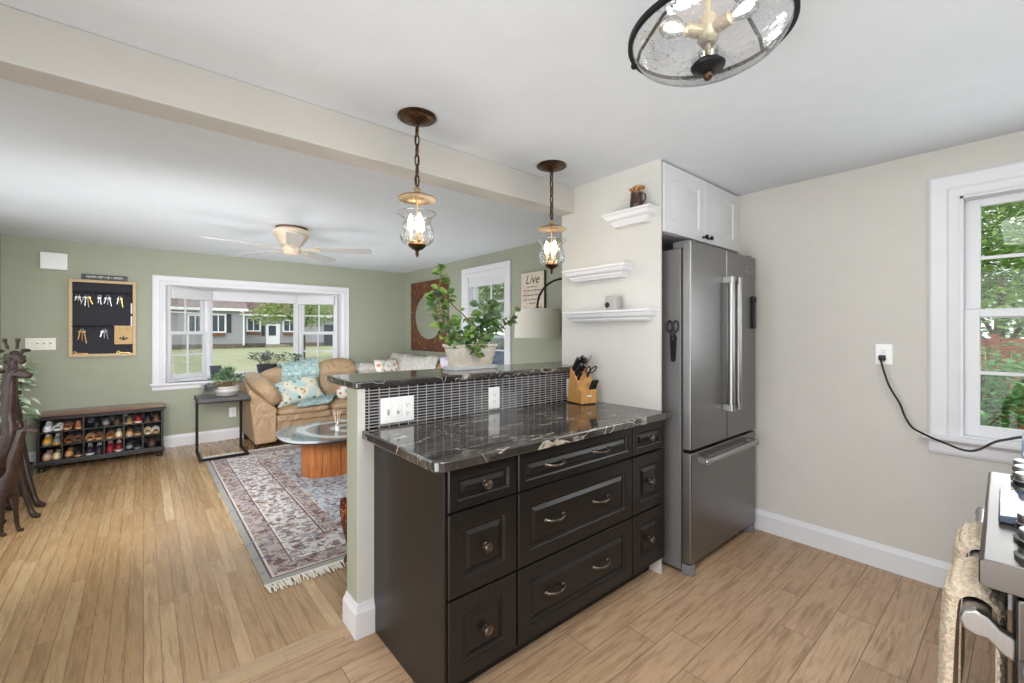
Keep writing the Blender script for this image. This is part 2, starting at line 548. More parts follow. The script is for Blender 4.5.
def wood_mat(name, c1, c2, scale=(2, 2, 30), rough=0.4, coat=0.0):
    t = NT(name)
    mp = t.n('ShaderNodeMapping', None, Vector=t.co()); mp.inputs['Scale'].default_value = scale
    g = t.noise(mp.outputs[0], 3.0, 5, 0.6, 0.8)
    t.base(t.ramp(g, [(0.3, lin(c1)), (0.65, lin(c2))])); t.rough(rough)
    if coat: t.b.inputs['Coat Weight'].default_value = coat
    t.bump(g, 0.06, 0.002)
    return t.m
M['block_wood'] = wood_mat('beech_block', (176, 122, 66), (214, 162, 98), (30, 30, 3), 0.4)
M['cherry'] = wood_mat('cherry_wood', (140, 78, 36), (186, 116, 60), (26, 26, 2), 0.35, 0.2)
M['light_frame'] = wood_mat('light_oak_frame', (176, 146, 106), (206, 178, 138), (20, 20, 20), 0.5)
M['bench_top'] = mat('brown_leather_top', (142, 106, 90), 0.28, var=(118, 84, 70), vs_=5, coat=0.3)
M['bench_black'] = mat('black_bench_wood', (30, 28, 28), 0.4)
M['walnut_stool'] = wood_mat('dark_carved_wood', (64, 40, 26), (104, 68, 44), (4, 4, 18), 0.4)
M['giraffe'] = mat('dark_carved_statue_wood', (58, 40, 32), 0.38, var=(34, 25, 22), vs_=26, bump=0.25, bs=55, spec=0.3)
def t_leather():
    t = NT('tan_leather')
    oc = t.co()
    f = t.noise(oc, 5, 3, 0.5, 1.5); g = t.noise(oc, 4.0, 2, 0.5, 2.5)
    t.base(t.mix(f, lin((162, 133, 102)), lin((180, 152, 120)))); t.rough(0.5)
    t.bump(t.math('ADD', f, t.math('MULTIPLY', g, 0.7)), 0.55, 0.06)
    return t.m
M['leather'] = t_leather()
M['sofa_leg'] = mat('dark_wood_leg', (58, 38, 30), 0.45)
def t_throw(name, c1, c2, scale, bump=0.9):
    t = NT(name)
    oc = t.co()
    f = t.noise(oc, scale, 4, 0.7, 0.5)
    t.base(t.ramp(f, [(0.35, lin(c1)), (0.62, lin(c2))])); t.rough(0.95)
    t.b.inputs['Specular IOR Level'].default_value = 0.1
    t.bump(f, bump, 0.02)
    return t.m
M['teal_throw'] = t_throw('teal_shaggy_throw', (118, 148, 148), (196, 216, 214), 42)
M['white_throw'] = t_throw('off_white_throw', (186, 182, 174), (214, 210, 204), 14, 0.4)
M['towel'] = t_throw('cream_knit_cotton', (178, 158, 134), (220, 205, 184), 160, 0.5)
def t_floral(name, ground, cols, scale, dens=0.33):
    t = NT(name)
    oc = t.co()
    wp = t.n('ShaderNodeTexNoise', None, Vector=oc, Scale=scale * 1.3, Detail=3.0)
    vv = t.n('ShaderNodeVectorMath', {'operation': 'MULTIPLY_ADD'}, i0=wp.outputs['Color'], i1=(.05, .05, .05), i2=oc)
    vo = t.n('ShaderNodeTexVoronoi', None, Vector=vv.outputs[0], Scale=scale)
    blot = t.ramp(vo.outputs['Distance'], [(dens, (1, 1, 1, 1)), (dens + 0.05, (0, 0, 0, 1))])
    k = len(cols)
    r, g, b = t.sep(vo.outputs['Color'])
    pc = t.ramp(r, [(i / k, lin(c)) for i, c in enumerate(cols)], 'CONSTANT')
    g2 = t.mix(t.ramp(t.noise(oc, scale * .5, 2), [(0.45, (0, 0, 0, 1)), (0.55, (1, 1, 1, 1))]), lin(ground[0]), lin(ground[1]))
    t.base(t.mix(blot, g2, pc)); t.rough(0.9); t.b.inputs['Specular IOR Level'].default_value = 0.15
    t.bump(t.noise(oc, 200, 2), 0.1, 0.003)
    return t.m
M['floral_blue'] = t_floral('floral_blue_fabric', ((176, 198, 198), (216, 212, 192)), [(64, 72, 70), (196, 128, 110), (226, 206, 150), (110, 142, 150), (150, 116, 84), (206, 160, 148)], 17, 0.30)
M['floral_white'] = t_floral('floral_white_fabric', ((236, 232, 226), (228, 222, 214)), [(206, 142, 112), (150, 160, 150), (190, 120, 96), (172, 176, 188), (222, 190, 160)], 15, 0.36)
M['lavender'] = t_floral('lavender_fabric', ((226, 220, 230), (210, 200, 222)), [(150, 130, 180), (236, 232, 240), (176, 160, 200)], 30, 0.36)
M['stool_fabric'] = t_floral('red_tapestry_fabric', ((120, 70, 46), (90, 48, 36)), [(176, 34, 36), (206, 164, 96), (140, 26, 32), (206, 96, 60)], 42, 0.36)

def t_rug(x0, x1, y0, y1):
    t = NT('persian_rug_pile')
    oc = t.co()
    x, y, z = t.sep(oc)
    dx = t.math('MINIMUM', t.math('SUBTRACT', x, x0), t.math('SUBTRACT', x1, x))
    dy = t.math('MINIMUM', t.math('SUBTRACT', y, y0), t.math('SUBTRACT', y1, y))
    d = t.math('MINIMUM', dx, dy)
    wp = t.n('ShaderNodeTexNoise', None, Vector=oc, Scale=16.0, Detail=2.0)
    vv = t.n('ShaderNodeVectorMath', {'operation': 'MULTIPLY_ADD'}, i0=wp.outputs['Color'], i1=(.10, .10, 0), i2=oc)
    def motif(scale, lo, hi):
        vo = t.n('ShaderNodeTexVoronoi', None, Vector=vv.outputs[0], Scale=scale)
        return t.ramp(vo.outputs['Distance'], [(lo, (1, 1, 1, 1)), (hi, (0, 0, 0, 1))]), t.sep(vo.outputs['Color'])[0]
    m1, r1 = motif(16.0, 0.36, 0.42)
    m2, r2 = motif(30.0, 0.34, 0.42)
    vine = t.math('ABSOLUTE', t.math('SUBTRACT', t.noise(vv.outputs[0], 14.0, 2), 0.5))
    vine = t.ramp(vine, [(0.015, (1, 1, 1, 1)), (0.035, (0, 0, 0, 1))])
    st = [0, .035, .045, .055, .165, .175, .185, .42, .43, .44, .535, .545]
    gcol = [(162, 161, 157), (112, 90, 92), (214, 206, 198), (184, 172, 168), (112, 90, 92), (226, 218, 208), (212, 208, 206), (112, 90, 92), (226, 218, 208), (184, 172, 168), (214, 206, 198), (190, 198, 206)]
    mcol = [(162, 161, 157), (112, 90, 92), (214, 206, 198), (112, 80, 82), (112, 90, 92), (226, 218, 208), (126, 86, 88), (112, 90, 92), (226, 218, 208), (112, 80, 82), (214, 206, 198), (134, 94, 98)]
    g = t.ramp(d, [(p, lin(c)) for p, c in zip(st, gcol)], 'CONSTANT')
    pc = t.ramp(d, [(p, lin(c)) for p, c in zip(st, mcol)], 'CONSTANT')
    pc2 = t.mix(t.math('GREATER_THAN', r1, 0.6), pc, lin((140, 146, 156)))
    pc3 = t.mix(t.math('LESS_THAN', r1, 0.25), pc2, lin((168, 146, 122)))
    c = t.mix(t.math('MULTIPLY', m1, 0.8), g, pc3)
    c = t.mix(t.math('MULTIPLY', m2, 0.55), c, pc)
    inner = t.math('GREATER_THAN', d, 0.06)
    c = t.mix(t.math('MULTIPLY', t.math('MULTIPLY', vine, 0.75), inner), c, lin((112, 88, 90)))
    t.base(c); t.rough(0.95); t.b.inputs['Specular IOR Level'].default_value = 0.1
    t.bump(t.noise(oc, 260, 2), 0.35, 0.004)
    return t.m
RUG = (0.485, 2.32, 2.585, 5.60)
M['rug'] = t_rug(*RUG)
M['fringe'] = mat('rug_fringe_cotton', (226, 220, 208), 0.95)
def t_leaf(name, c1, c2, edge=None):
    t = NT(name)
    oc = t.co()
    inf = t.n('ShaderNodeNewGeometry')
    t.base(t.mix(t.ramp(inf.outputs['Random Per Island'], [(0.2, (0, 0, 0, 1)), (0.8, (1, 1, 1, 1))]), lin(c1), lin(c2)))
    t.rough(0.45)
    tr = t.n('ShaderNodeBsdfTranslucent', None, Color=lin(c2))
    mx = t.n('ShaderNodeMixShader', None, i0=0.22, i1=t.b.outputs[0], i2=tr.outputs[0])
    t.t.links.new(mx.outputs[0], t.out.inputs[0])
    return t.m
M['leaf'] = t_leaf('ivy_leaf', (56, 96, 40), (150, 182, 92))
M['leaf_dark'] = t_leaf('succulent_leaf', (52, 78, 54), (136, 168, 126))
M['leaf_grey'] = t_leaf('grey_purple_leaf', (84, 88, 92), (150, 154, 148))
M['leaf_var'] = t_leaf('variegated_leaf', (78, 118, 76), (222, 230, 208))
M['tree_leaf'] = t_leaf('tree_leaf', (74, 112, 50), (158, 190, 106))
M['tree_leaf2'] = t_leaf('maple_leaf', (92, 132, 62), (176, 196, 112))
M['bush_leaf'] = t_leaf('bush_leaf', (48, 96, 44), (120, 168, 96))
M['bark'] = mat('bark', (92, 76, 62), 0.9, bump=0.5, bs=14)
M['stem'] = mat('plant_stem', (122, 108, 70), 0.7)
M['soil'] = mat('potting_soil', (50, 40, 34), 0.95, bump=0.5, bs=60)
M['pot_white'] = mat('white_textured_pot', (232, 226, 214), 0.75, var=(214, 200, 180), vs_=14, bump=0.5, bs=45)
M['pot_grey'] = mat('pale_grey_ceramic', (196, 194, 188), 0.45, var=(180, 178, 170), vs_=14)
M['pot_dark'] = mat('dark_blue_grey_ceramic', (52, 56, 66), 0.35)
M['slate_top'] = mat('dark_slate_top', (66, 64, 66), 0.6, var=(84, 80, 78), vs_=9)
def t_swirl():
    t = NT('marbled_glass_table_top')
    oc = t.co()
    wv = t.n('ShaderNodeTexWave', {'wave_type': 'RINGS', 'rings_direction': 'Z'}, Vector=oc, Scale=1.3, Distortion=4.0, Detail=3.0)
    wv.inputs['Detail Scale'].default_value = 1.6
    t.base(t.ramp(wv.outputs['Fac'], [(0.2, lin((84, 82, 84))), (0.6, lin((120, 118, 118))), (0.9, lin((176, 182, 186)))]))
    t.rough(0.06); t.b.inputs['Specular IOR Level'].default_value = 0.6
    return t.m
M['swirl'] = t_swirl()
M['mirror'] = mat('mirror_silver', (235, 237, 235), 0.02, 1.0)
def t_tortoise():
    t = NT('mottled_red_brown_lacquer')
    oc = t.co()
    f = t.noise(oc, 19, 5, 0.7, 1.6)
    t.base(t.ramp(f, [(0.36, lin((36, 18, 13))), (0.52, lin((96, 42, 22))), (0.60, lin((126, 66, 30))), (0.66, lin((206, 160, 84)))]))
    t.rough(0.3); t.b.inputs['Coat Weight'].default_value = 0.3
    return t.m
M['tortoise'] = t_tortoise()
M['shade'] = mat('white_linen_shade', (232, 228, 218), 0.9, bump=0.1, bs=220)
M['sign_cream'] = mat('distressed_cream_canvas', (226, 212, 196), 0.8, var=(206, 190, 172), vs_=10)
M['ink'] = mat('dark_brown_ink', (74, 62, 56), 0.8)
M['white_ink'] = mat('white_ink', (236, 236, 236), 0.7)
M['charcoal'] = mat('charcoal_felt', (48, 48, 54), 0.9)
M['burlap'] = mat('tan_burlap', (206, 172, 124), 0.85, bump=0.3, bs=240)
M['gold'] = mat('old_gold', (190, 156, 90), 0.35, 0.9)
M['silver'] = mat('silver_key', (150, 150, 154), 0.35, 0.9)
M['key_cream'] = mat('bone_key_tag', (176, 164, 142), 0.6)
M['key_grey'] = mat('grey_key_fob', (140, 140, 142), 0.5)
M['rim'] = glass_mat('polished_glass_rim', (1, 1, 1, 1), 0.15, 1.0, 0.0, 0.55)
M['navy'] = mat('dark_vase_glaze', (36, 30, 32), 0.3, var=(92, 56, 46), vs_=40)
M['dried'] = mat('dried_flower', (196, 148, 88), 0.9, var=(120, 74, 44), vs_=60)
M['concrete'] = mat('grey_concrete', (172, 170, 168), 0.8, bump=0.2, bs=80)
M['blue_grey'] = mat('blue_grey_enamel', (150, 164, 184), 0.35)
M['siding'] = None
def t_siding():
    t = NT('grey_lap_siding')
    x, y, z = t.sep(t.co())
    f = t.math('FRACT', t.math('DIVIDE', z, 0.24))
    line = t.math('LESS_THAN', f, 0.14)
    t.base(t.mix(line, lin((172, 170, 178)), lin((138, 136, 145)))); t.rough(0.8)
    t.bump(f, 0.6, 0.05)
    return t.m
M['siding'] = t_siding()
M['roof'] = mat('brown_grey_shingles', (140, 126, 122), 0.9, var=(112, 98, 94), vs_=3, bump=0.4, bs=8)
M['roof_brown'] = mat('brown_shingles', (132, 112, 104), 0.9, var=(104, 84, 76), vs_=3, bump=0.4, bs=8)
M['house_white'] = mat('exterior_white_paint', (240, 242, 246), 0.6)
M['shutter'] = mat('dark_shutter', (58, 60, 72), 0.7)
M['dark_pane'] = mat('dark_window_pane', (70, 78, 92), 0.08)
M['flower_box'] = mat('brown_flower_box', (120, 84, 56), 0.8)
M['foundation'] = mat('stone_foundation', (130, 116, 104), 0.9, var=(96, 86, 78), vs_=4)
M['lawn'] = mat('mown_lawn', (142, 150, 112), 0.95, var=(162, 157, 130), vs_=0.6, bump=0.6, bs=12)
M['path'] = mat('grey_gravel_path', (168, 158, 146), 0.95, var=(140, 118, 98), vs_=2)
M['fence'] = plank_mat('weathered_fence_boards', 0.14, 4.0, 2 if False else 0, [(142, 88, 62), (160, 104, 76), (128, 76, 54)], (60, 38, 28), 0.006, 0.8, 3.0, 0.5)
M['car_blue'] = mat('dark_blue_car_paint', (44, 58, 92), 0.2, coat=0.6)
M['tyre'] = mat('tyre_rubber', (28, 28, 30), 0.7)

# ---------------------------------------------------------------- the setting
XE, YN, XW, YS, ZC = 3.194, 6.467, -1.06, -0.66, 2.293
T = 0.16
PX = 2.178            # shelf wall (partition) face
LW = (3.90, 4.66, 0.80, 2.045)      # living side-window opening y0 y1 z0 z1
KW = (-0.50, 0.222, 0.80, 2.03)     # kitchen window opening
BAY = (0.18, 2.21, 0.745, 1.893)    # bay opening x0 x1 z0 z1
BD = 6.95                            # bay front plane
BX = (0.66, 1.73)

struct('floor', MB().box(XW - T, XE + T, 2.03, YN + T, -0.06, 0), M['oak'])
struct('floor_kitchen', MB().box(XW - T, XE + T, YS - T, 1.93, -0.06, 0), M['tile_plank'])
struct('trim_1', MB().box(XW, PX, 1.93, 2.03, -0.06, 0.0035), M['threshold'])
struct('ceiling', MB().box(XW - T, XE + T, YS - T, YN + T, ZC, ZC + 0.1), M['ceiling'])
struct('ceiling_beam', MB().box(XW, PX, 1.936, 2.075, 2.126, ZC), M['beam'], bevel=0.004)

mb = MB()   # north wall with the bay opening
mb.box(XW - T, BAY[0], YN, YN + T, 0, ZC); mb.box(BAY[1], XE + T, YN, YN + T, 0, ZC)
mb.box(BAY[0], BAY[1], YN, YN + T, 0, BAY[2]); mb.box(BAY[0], BAY[1], YN, YN + T, BAY[3], ZC)
struct('wall_north', mb, M['green'])
mb = MB()   # east wall, living side, with a window
mb.box(XE, XE + T, 2.0, LW[0], 0, ZC); mb.box(XE, XE + T, LW[1], YN, 0, ZC)
mb.box(XE, XE + T, LW[0], LW[1], 0, LW[2]); mb.box(XE, XE + T, LW[0], LW[1], LW[3], ZC)
struct('wall_east', mb, M['green'])
mb = MB()   # east wall, kitchen side
mb.box(XE, XE + T, KW[1], 2.0, 0, ZC); mb.box(XE, XE + T, YS - T, KW[0], 0, ZC)
mb.box(XE, XE + T, KW[0], KW[1], 0, KW[2]); mb.box(XE, XE + T, KW[0], KW[1], KW[3], ZC)
struct('wall_east_kitchen', mb, M['greige'])
mb = MB()   # unseen west wall: two tall openings made up to let light in
mb.box(XW - T, XW, YS, -0.35, 0, ZC); mb.box(XW - T, XW, 1.55, 2.7, 0, ZC); mb.box(XW - T, XW, 5.3, YN, 0, ZC)
mb.box(XW - T, XW, -0.35, 1.55, 2.1, ZC); mb.box(XW - T, XW, 2.7, 5.3, 0, 0.6); mb.box(XW - T, XW, 2.7, 5.3, 2.1, ZC)
struct('wall_west', mb, M['green'])
struct('wall_south', MB().box(XW - T, XE + T, YS - T, YS, 0, ZC), M['greige'])
struct('wall_partition', MB().box(PX, PX + 0.012, 1.3055, 2.047, 0, ZC), M['cream_wall'])
struct('wall_alcove', MB().box(PX + 0.012, XE, 1.97, 2.047, 0, ZC), M['green'])
struct('wall_half', MB().box(0.715, PX, 1.895, 2.02, 0, 1.085), M['green'])
struct('trim_2', MB().box(0.7155, 0.79, 1.888, 1.896, 0, 0.88).box(0.7155, 0.7475, 1.888, 1.896, 0.88, 1.085), M['cream_wall'])
struct('wall_backsplash', MB().box(0.748, PX, 1.888, 1.896, 0.90, 1.085), M['mosaic'])

def bprof(dx, z=0.136):
    return [(0, 0), (dx, 0), (dx, z - 0.03), (dx - 0.005, z - 0.018), (dx - 0.009, z - 0.008), (dx - 0.011, z), (0, z)]
struct('baseboard_east', MB().prism([(XE - a, b) for a, b in bprof(0.016)], YS, 1.30, 'y'), M['trim'])
struct('baseboard_east_living', MB().prism([(XE - a, b) for a, b in bprof(0.016)], 2.047, YN, 'y'), M['trim'])
struct('baseboard_north', MB().prism([(YN - a, b) for a, b in bprof(0.016)], XW, XE, 'x'), M['trim'])
struct('baseboard_west', MB().prism([(XW + a, b) for a, b in bprof(0.016)], 1.6, YN, 'y'), M['trim'])
mb = MB()   # baseboard wrapped round the end of the half wall
L = []
for a, z in [(0.015, 0), (0.015, 0.108), (0.011, 0.118), (0.007, 0.130), (0.004, 0.146), (0, 0.146)]:
    L.append([(0.79, 1.888 - a, z), (0.715 - a, 1.888 - a, z), (0.715 - a, 2.02 + a, z), (1.4, 2.02 + a, z), (1.4, 2.0, z), (0.72, 2.0, z), (0.72, 1.893, z), (0.79, 1.893, z)])
mb.loops(L)
struct('baseboard_half_wall', mb, M['trim'])

CAS = [(0, 0), (0, 0.020), (0.010, 0.026), (0.022, 0.022), (0.060, 0.018), (0.070, 0.024), (0.082, 0.020), (0.098, 0.014), (0.104, 0.010), (0.104, 0)]

def sash_window(win, glass_x, mpf, u0, u1, z0, z1, zm, muntin_top=None, muntin_bot=None, vert=True, st=0.042):
    """double-hung window seen from inside; mpf(u, z, depth outward) -> point"""
    def bar(mb, a0, a1, b0, b1, d0, d1):
        P = [mpf(a0, b0, d0), mpf(a1, b0, d0), mpf(a1, b1, d0), mpf(a0, b1, d0)]
        Q = [mpf(a0, b0, d1), mpf(a1, b0, d1), mpf(a1, b1, d1), mpf(a0, b1, d1)]
        mb.loops([P, Q])
    for nm, b0, b1, d in (('upper_sash', zm - 0.02, z1, 0.075), ('lower_sash', z0, zm + 0.022, 0.04)):
        mb = MB()
        bar(mb, u0, u0 + st, b0, b1, d, d + 0.03); bar(mb, u1 - st, u1, b0, b1, d, d + 0.03)
        bar(mb, u0 + st, u1 - st, b0, b0 + (0.055 if nm == 'lower_sash' else 0.04), d, d + 0.03)
        bar(mb, u0 + st, u1 - st, b1 - 0.04, b1, d, d + 0.03)
        s = mb.build(nm, M['trim'], win, bevel=0.003)
        g = MB(); bar(g, u0 + st - .004, u1 - st + .004, b0 + 0.03, b1 - 0.03, d + 0.013, d + 0.017)
        g.build('pane', M['glass'], s)
        mm = MB()
        zz = (b0 + 0.04 + b1 - 0.04) / 2
        bar(mm, u0 + st, u1 - st, zz - 0.008, zz + 0.008, d + 0.008, d + 0.022)
        if vert:
            um = (u0 + u1) / 2
            bar(mm, um - 0.008, um + 0.008, b0 + .04, b1 - .04, d + 0.0082, d + 0.0218)
        mm.build('muntin', M['trim'], s)

def side_window(name, op, zm, wallx, blind, vert):
    win = struct_empty(name, (wallx, (op[0] + op[1]) / 2, op[2]))
    y0, y1, z0, z1 = op
    # casing: molding on three sides + stool and apron below
    mb = MB()
    prof = CAS
    L = []
    o = 0.115
    for i, d in prof:
        i = i * o / 0.104
        L.append([(wallx - d, y0 - o + i, z0), (wallx - d, y0 - o + i, z1 + o - i), (wallx - d, y1 + o - i, z1 + o - i), (wallx - d, y1 + o - i, z0)])
    # open loops: stitch manually
    b = len(mb.v)
    for l in L: mb.v += l
    for i in range(len(L) - 1):
        for q in range(3):
            mb.f.append((b + i * 4 + q, b + i * 4 + q + 1, b + (i + 1) * 4 + q + 1, b + (i + 1) * 4 + q))
    mb.build('casing', M['trim'], win, smooth=25)
    mb = MB()   # jamb lining
    mb.box(wallx - 0.004, wallx + T, y0 - 0.02, y0 + 0.012, z0, z1); mb.box(wallx - 0.004, wallx + T, y1 - 0.012, y1 + 0.02, z0, z1)
    mb.box(wallx - 0.004, wallx + T, y0, y1, z1 - 0.012, z1 + 0.02); mb.box(wallx, wallx + T, y0, y1, z0 - 0.02, z0 + 0.006)
    mb.build('jamb', M['trim'], win)
    mb = MB().box(wallx - 0.05, wallx + 0.05, y0 - o - 0.025, y1 + o + 0.025, z0 - 0.026, z0)
    mb.build('sill', M['trim'], win, bevel=0.008, seg=3)
    mb = MB().prism([(wallx, z0 - 0.026), (wallx - 0.024, z0 - 0.026), (wallx - 0.018, z0 - 0.045), (wallx - 0.016, z0 - 0.085), (wallx - 0.010, z0 - 0.10), (wallx, z0 - 0.10)], y0 - o, y1 + o, 'y')
    mb.build('apron', M['trim'], win)
    sash_window(win, 0, lambda u, z, d: (wallx + d, u, z), y0 + 0.012, y1 - 0.012, z0 + 0.006, z1 - 0.012, zm, vert=vert, st=0.055)
    if blind:
        mb = MB()
        for k in range(6):
            zt = z1 - 0.012 - k * 0.02
            mb.prism([(wallx + 0.006, zt), (wallx + 0.034, zt), (wallx + 0.034, zt - 0.008), (wallx + 0.012, zt - 0.02), (wallx + 0.006, zt - 0.018)], y0 + 0.014, y1 - 0.014, 'y')
        mb.build('blind', M['trim'], win)
    return win
side_window('window_1', KW, 1.43, XE, False, False)
side_window('window_2', LW, 1.42, XE, True, True)

# bay window: casing on the wall, angled flank sashes and a fixed centre light
win = struct_empty('window_3', (1.2, YN, BAY[2]))
mb = MB()
L = []
o = 0.105
for i, d in CAS:
    i = i * o / 0.104
    L.append([(BAY[0] - o + i, YN - d, BAY[2]), (BAY[0] - o + i, YN - d, BAY[3] + o - i), (BAY[1] + o - i, YN - d, BAY[3] + o - i), (BAY[1] + o - i, YN - d, BAY[2])])
for l in L: mb.v += l
for i in range(len(L) - 1):
    for q in range(3):
        mb.f.append((i * 4 + q, i * 4 + q + 1, (i + 1) * 4 + q + 1, (i + 1) * 4 + q))
mb.build('casing', M['trim'], win, smooth=25)
MB().box(BAY[0] - o - 0.02, BAY[1] + o + 0.02, YN - 0.045, YN + 0.02, BAY[2] - 0.022, BAY[2] + 0.004).build('sill', M['trim'], win, bevel=0.007)
MB().prism([(YN, BAY[2] - .022), (YN - .022, BAY[2] - .022), (YN - .015, BAY[2] - .04), (YN - .014, BAY[2] - .065), (YN - .008, BAY[2] - .078), (YN, BAY[2] - .078)], BAY[0] - o, BAY[1] + o, 'x').build('apron', M['trim'], win)
out = [(BAY[0], YN + 0.0), (BAY[0], YN + 0.14), (BX[0] - 0.03, BD + 0.08), (BX[1] + 0.03, BD + 0.08), (BAY[1], YN + 0.14), (BAY[1], YN + 0.0)]
MB().prism(out, BAY[2] - 0.05, BAY[2], 'z').build('seat_board', M['trim'], win)
MB().prism(out, BAY[3] - 0.001, BAY[3] + 0.06, 'z').build('head_board', M['trim'], win)
mb = MB()
mb.box(BAY[0] - 0.02, BAY[0] + 0.016, YN - 0.002, YN + 0.13, BAY[2], BAY[3]); mb.box(BAY[1] - 0.016, BAY[1] + 0.02, YN - 0.002, YN + 0.13, BAY[2], BAY[3])
mb.build('jamb', M['trim'], win)
zb0, zb1 = BAY[2], BAY[3]
A0 = Vector((BAY[0] + 0.012, YN + 0.10)); A1 = Vector((BX[0], BD))
B0 = Vector((BAY[1] - 0.012, YN + 0.10)); B1 = Vector((BX[1], BD))
def flank(P, Q, sgn):
    dirv = (Q - P).normalized(); nn = Vector((-dirv.y, dirv.x)) * sgn
    ln = (Q - P).length
    def mp(u, z, d):
        p = P + dirv * u + nn * (d - 0.05)
        return (p.x, p.y, z)
    sash_window(win, 0, mp, 0.03, ln - 0.035, zb0 + 0.03, zb1 - 0.03, 1.33, st=0.05)
    def bar(a0, a1, b0, b1, d0, d1):
        return [[mp(a0, b0, d0), mp(a1, b0, d0), mp(a1, b1, d0), mp(a0, b1, d0)], [mp(a0, b0, d1), mp(a1, b0, d1), mp(a1, b1, d1), mp(a0, b1, d1)]]
    mb = MB()
    mb.loops(bar(0, 0.03, zb0, zb1, 0.0, 0.12)); mb.loops(bar(ln - 0.035, ln, zb0, zb1, 0.0, 0.12)); mb.loops(bar(0.03, ln - 0.035, zb0, zb0 + 0.03, 0.0, 0.12)); mb.loops(bar(0.03, ln - 0.035, zb1 - 0.03, zb1, 0, 0.12))
    mb.build('flank_frame', M['trim'], win)
    mb = MB(); mb.loops(bar(0.035, ln - 0.03, zb1 - 0.145, zb1 - 0.02, -0.03, 0.03))
    mb.build('blind', M['trim'], win, bevel=0.004)
flank(A0, A1, 1)
flank(B0, B1, -1)
mb = MB()
mb.box(BX[0] - 0.05, BX[0] + 0.035, BD - 0.03, BD + 0.07, zb0, zb1); mb.box(BX[1] - 0.035, BX[1] + 0.05, BD - 0.03, BD + 0.07, zb0, zb1)
mb.box(BX[0], BX[1], BD - 0.03, BD + 0.07, zb0, zb0 + 0.05); mb.box(BX[0], BX[1], BD - 0.03, BD + 0.07, zb1 - 0.05, zb1)
mb.build('centre_frame', M['trim'], win, bevel=0.003)
MB().box(BX[0] + 0.02, BX[1] - 0.02, BD + 0.018, BD + 0.024, zb0 + 0.04, zb1 - 0.04).build('pane', M['glass'], win)
MB().box(BX[0] + 0.03, BX[1] - 0.03, BD - 0.055, BD - 0.02, zb1 - 0.135, zb1 - 0.015).build('blind', M['trim'], win, bevel=0.004)
# the bay's own shell outside
mb = MB()
mb.prism([(BAY[0] - 0.1, YN + T), (BX[0] - 0.08, BD + 0.12), (BX[1] + 0.08, BD + 0.12), (BAY[1] + 0.1, YN + T)], BAY[3] + 0.06, BAY[3] + 0.35, 'z')
mb.prism([(BAY[0] - 0.1, YN + T), (BX[0] - 0.08, BD + 0.12), (BX[1] + 0.08, BD + 0.12), (BAY[1] + 0.1, YN + T)], -0.3, BAY[2] - 0.05, 'z')
struct('wall_bay', mb, M['house_white'])

# ---------------------------------------------------------------- kitchen cabinets
def drawer_front(mb, x0, x1, z0, z1, y):
    fw = min(0.062, (z1 - z0) * 0.27)
    prof = [(0, 0), (0, -0.014), (0.004, -0.020), (fw - 0.006, -0.020), (fw, -0.017), (fw + 0.005, -0.009), (fw + 0.013, -0.009), (fw + 0.028, -0.017)]
    mb.molding((x0, x1, z0, z1), prof, lambda u, v, d: (u, y + d, v), cap=True, cap0=True)

KN = [(0.0001, 0), (0.011, 0.0), (0.0115, 0.003), (0.006, 0.006), (0.0055, 0.014), (0.010, 0.018), (0.019, 0.020), (0.020, 0.024), (0.019, 0.027), (0.015, 0.0275), (0.014, 0.030), (0.007, 0.0325), (0.0001, 0.033)]
def pull(x, y, z, w=0.052):
    mb = MB()
    path = [(x - w + 2 * w * i / 10, y - 0.004 - 0.022 * sin(pi * i / 10) ** 0.5, z - 0.005 * sin(pi * i / 10)) for i in range(11)]
    mb.tube(path, [0.0075, 0.006, 0.0056, 0.006, 0.0068, 0.0072, 0.0068, 0.006, 0.0056, 0.006, 0.0075], 8)
    mb.lathe([(0.0001, 0), (0.009, 0), (0.009, 0.003), (0.006, 0.006), (0.0001, 0.006)], (x - w, y, z), 12, 'y')
    mb.lathe([(0.0001, 0), (0.009, 0), (0.009, 0.003), (0.006, 0.006), (0.0001, 0.006)], (x + w, y, z), 12, 'y')
    return mb

CY = 1.305
ROWS = [(0.706, 0.855), (0.404, 0.698), (0.102, 0.396)]
def base_cabinet(label, x0, x1, pulls, panel=False, xd=0.0):
    t = thing('base_cabinet', label, 'cabinet', ((x0 + x1) / 2, 1.6, 0))
    mb = MB().box(x0, x1, CY, 1.886, 0.095, 0.864)
    mb.build('carcass', M['cab'], t)
    MB().box(x0, x1, CY + 0.07, 1.87, 0, 0.096).build('toe_kick', M['cab_dark'], t)
    if panel:
        MB().box(x0 - 0.011, x0 - 0.0005, 1.292, 1.886, 0.0, 0.864).build('side_panel', M['cab'], t, bevel=0.0015)
    for z0, z1 in ROWS:
        mb = MB(); drawer_front(mb, x0 + 0.004, x1 - 0.004 + xd, z0, z1, CY if not xd else CY - 0.0205 + 0.0195)
        d = mb.build('drawer', M['cab'], t, smooth=20)
        zc = (z0 + z1) / 2
        if pulls:
            for q in (0.272, 0.672):
                pull(x0 + (x1 - x0) * q, CY - 0.017, zc + 0.004).build('handle', M['nickel'], d, smooth=50)
        else:
            MB().lathe(KN, ((x0 + x1) / 2 + 0.001, CY - 0.0165, zc), 20, 'y').build('knob', M['nickel'], d, smooth=40)
    return t
base_cabinet('narrow dark brown three-drawer cabinet with knobs at the open end of the peninsula', 0.798, 1.1165, False, True)
base_cabinet('wide dark brown drawer cabinet with two bow handles on each drawer', 1.1175, 1.8865, True)
base_cabinet('narrow dark brown three-drawer cabinet with knobs beside the steel refrigerator', 1.8875, 2.176, False, False, 0.013)

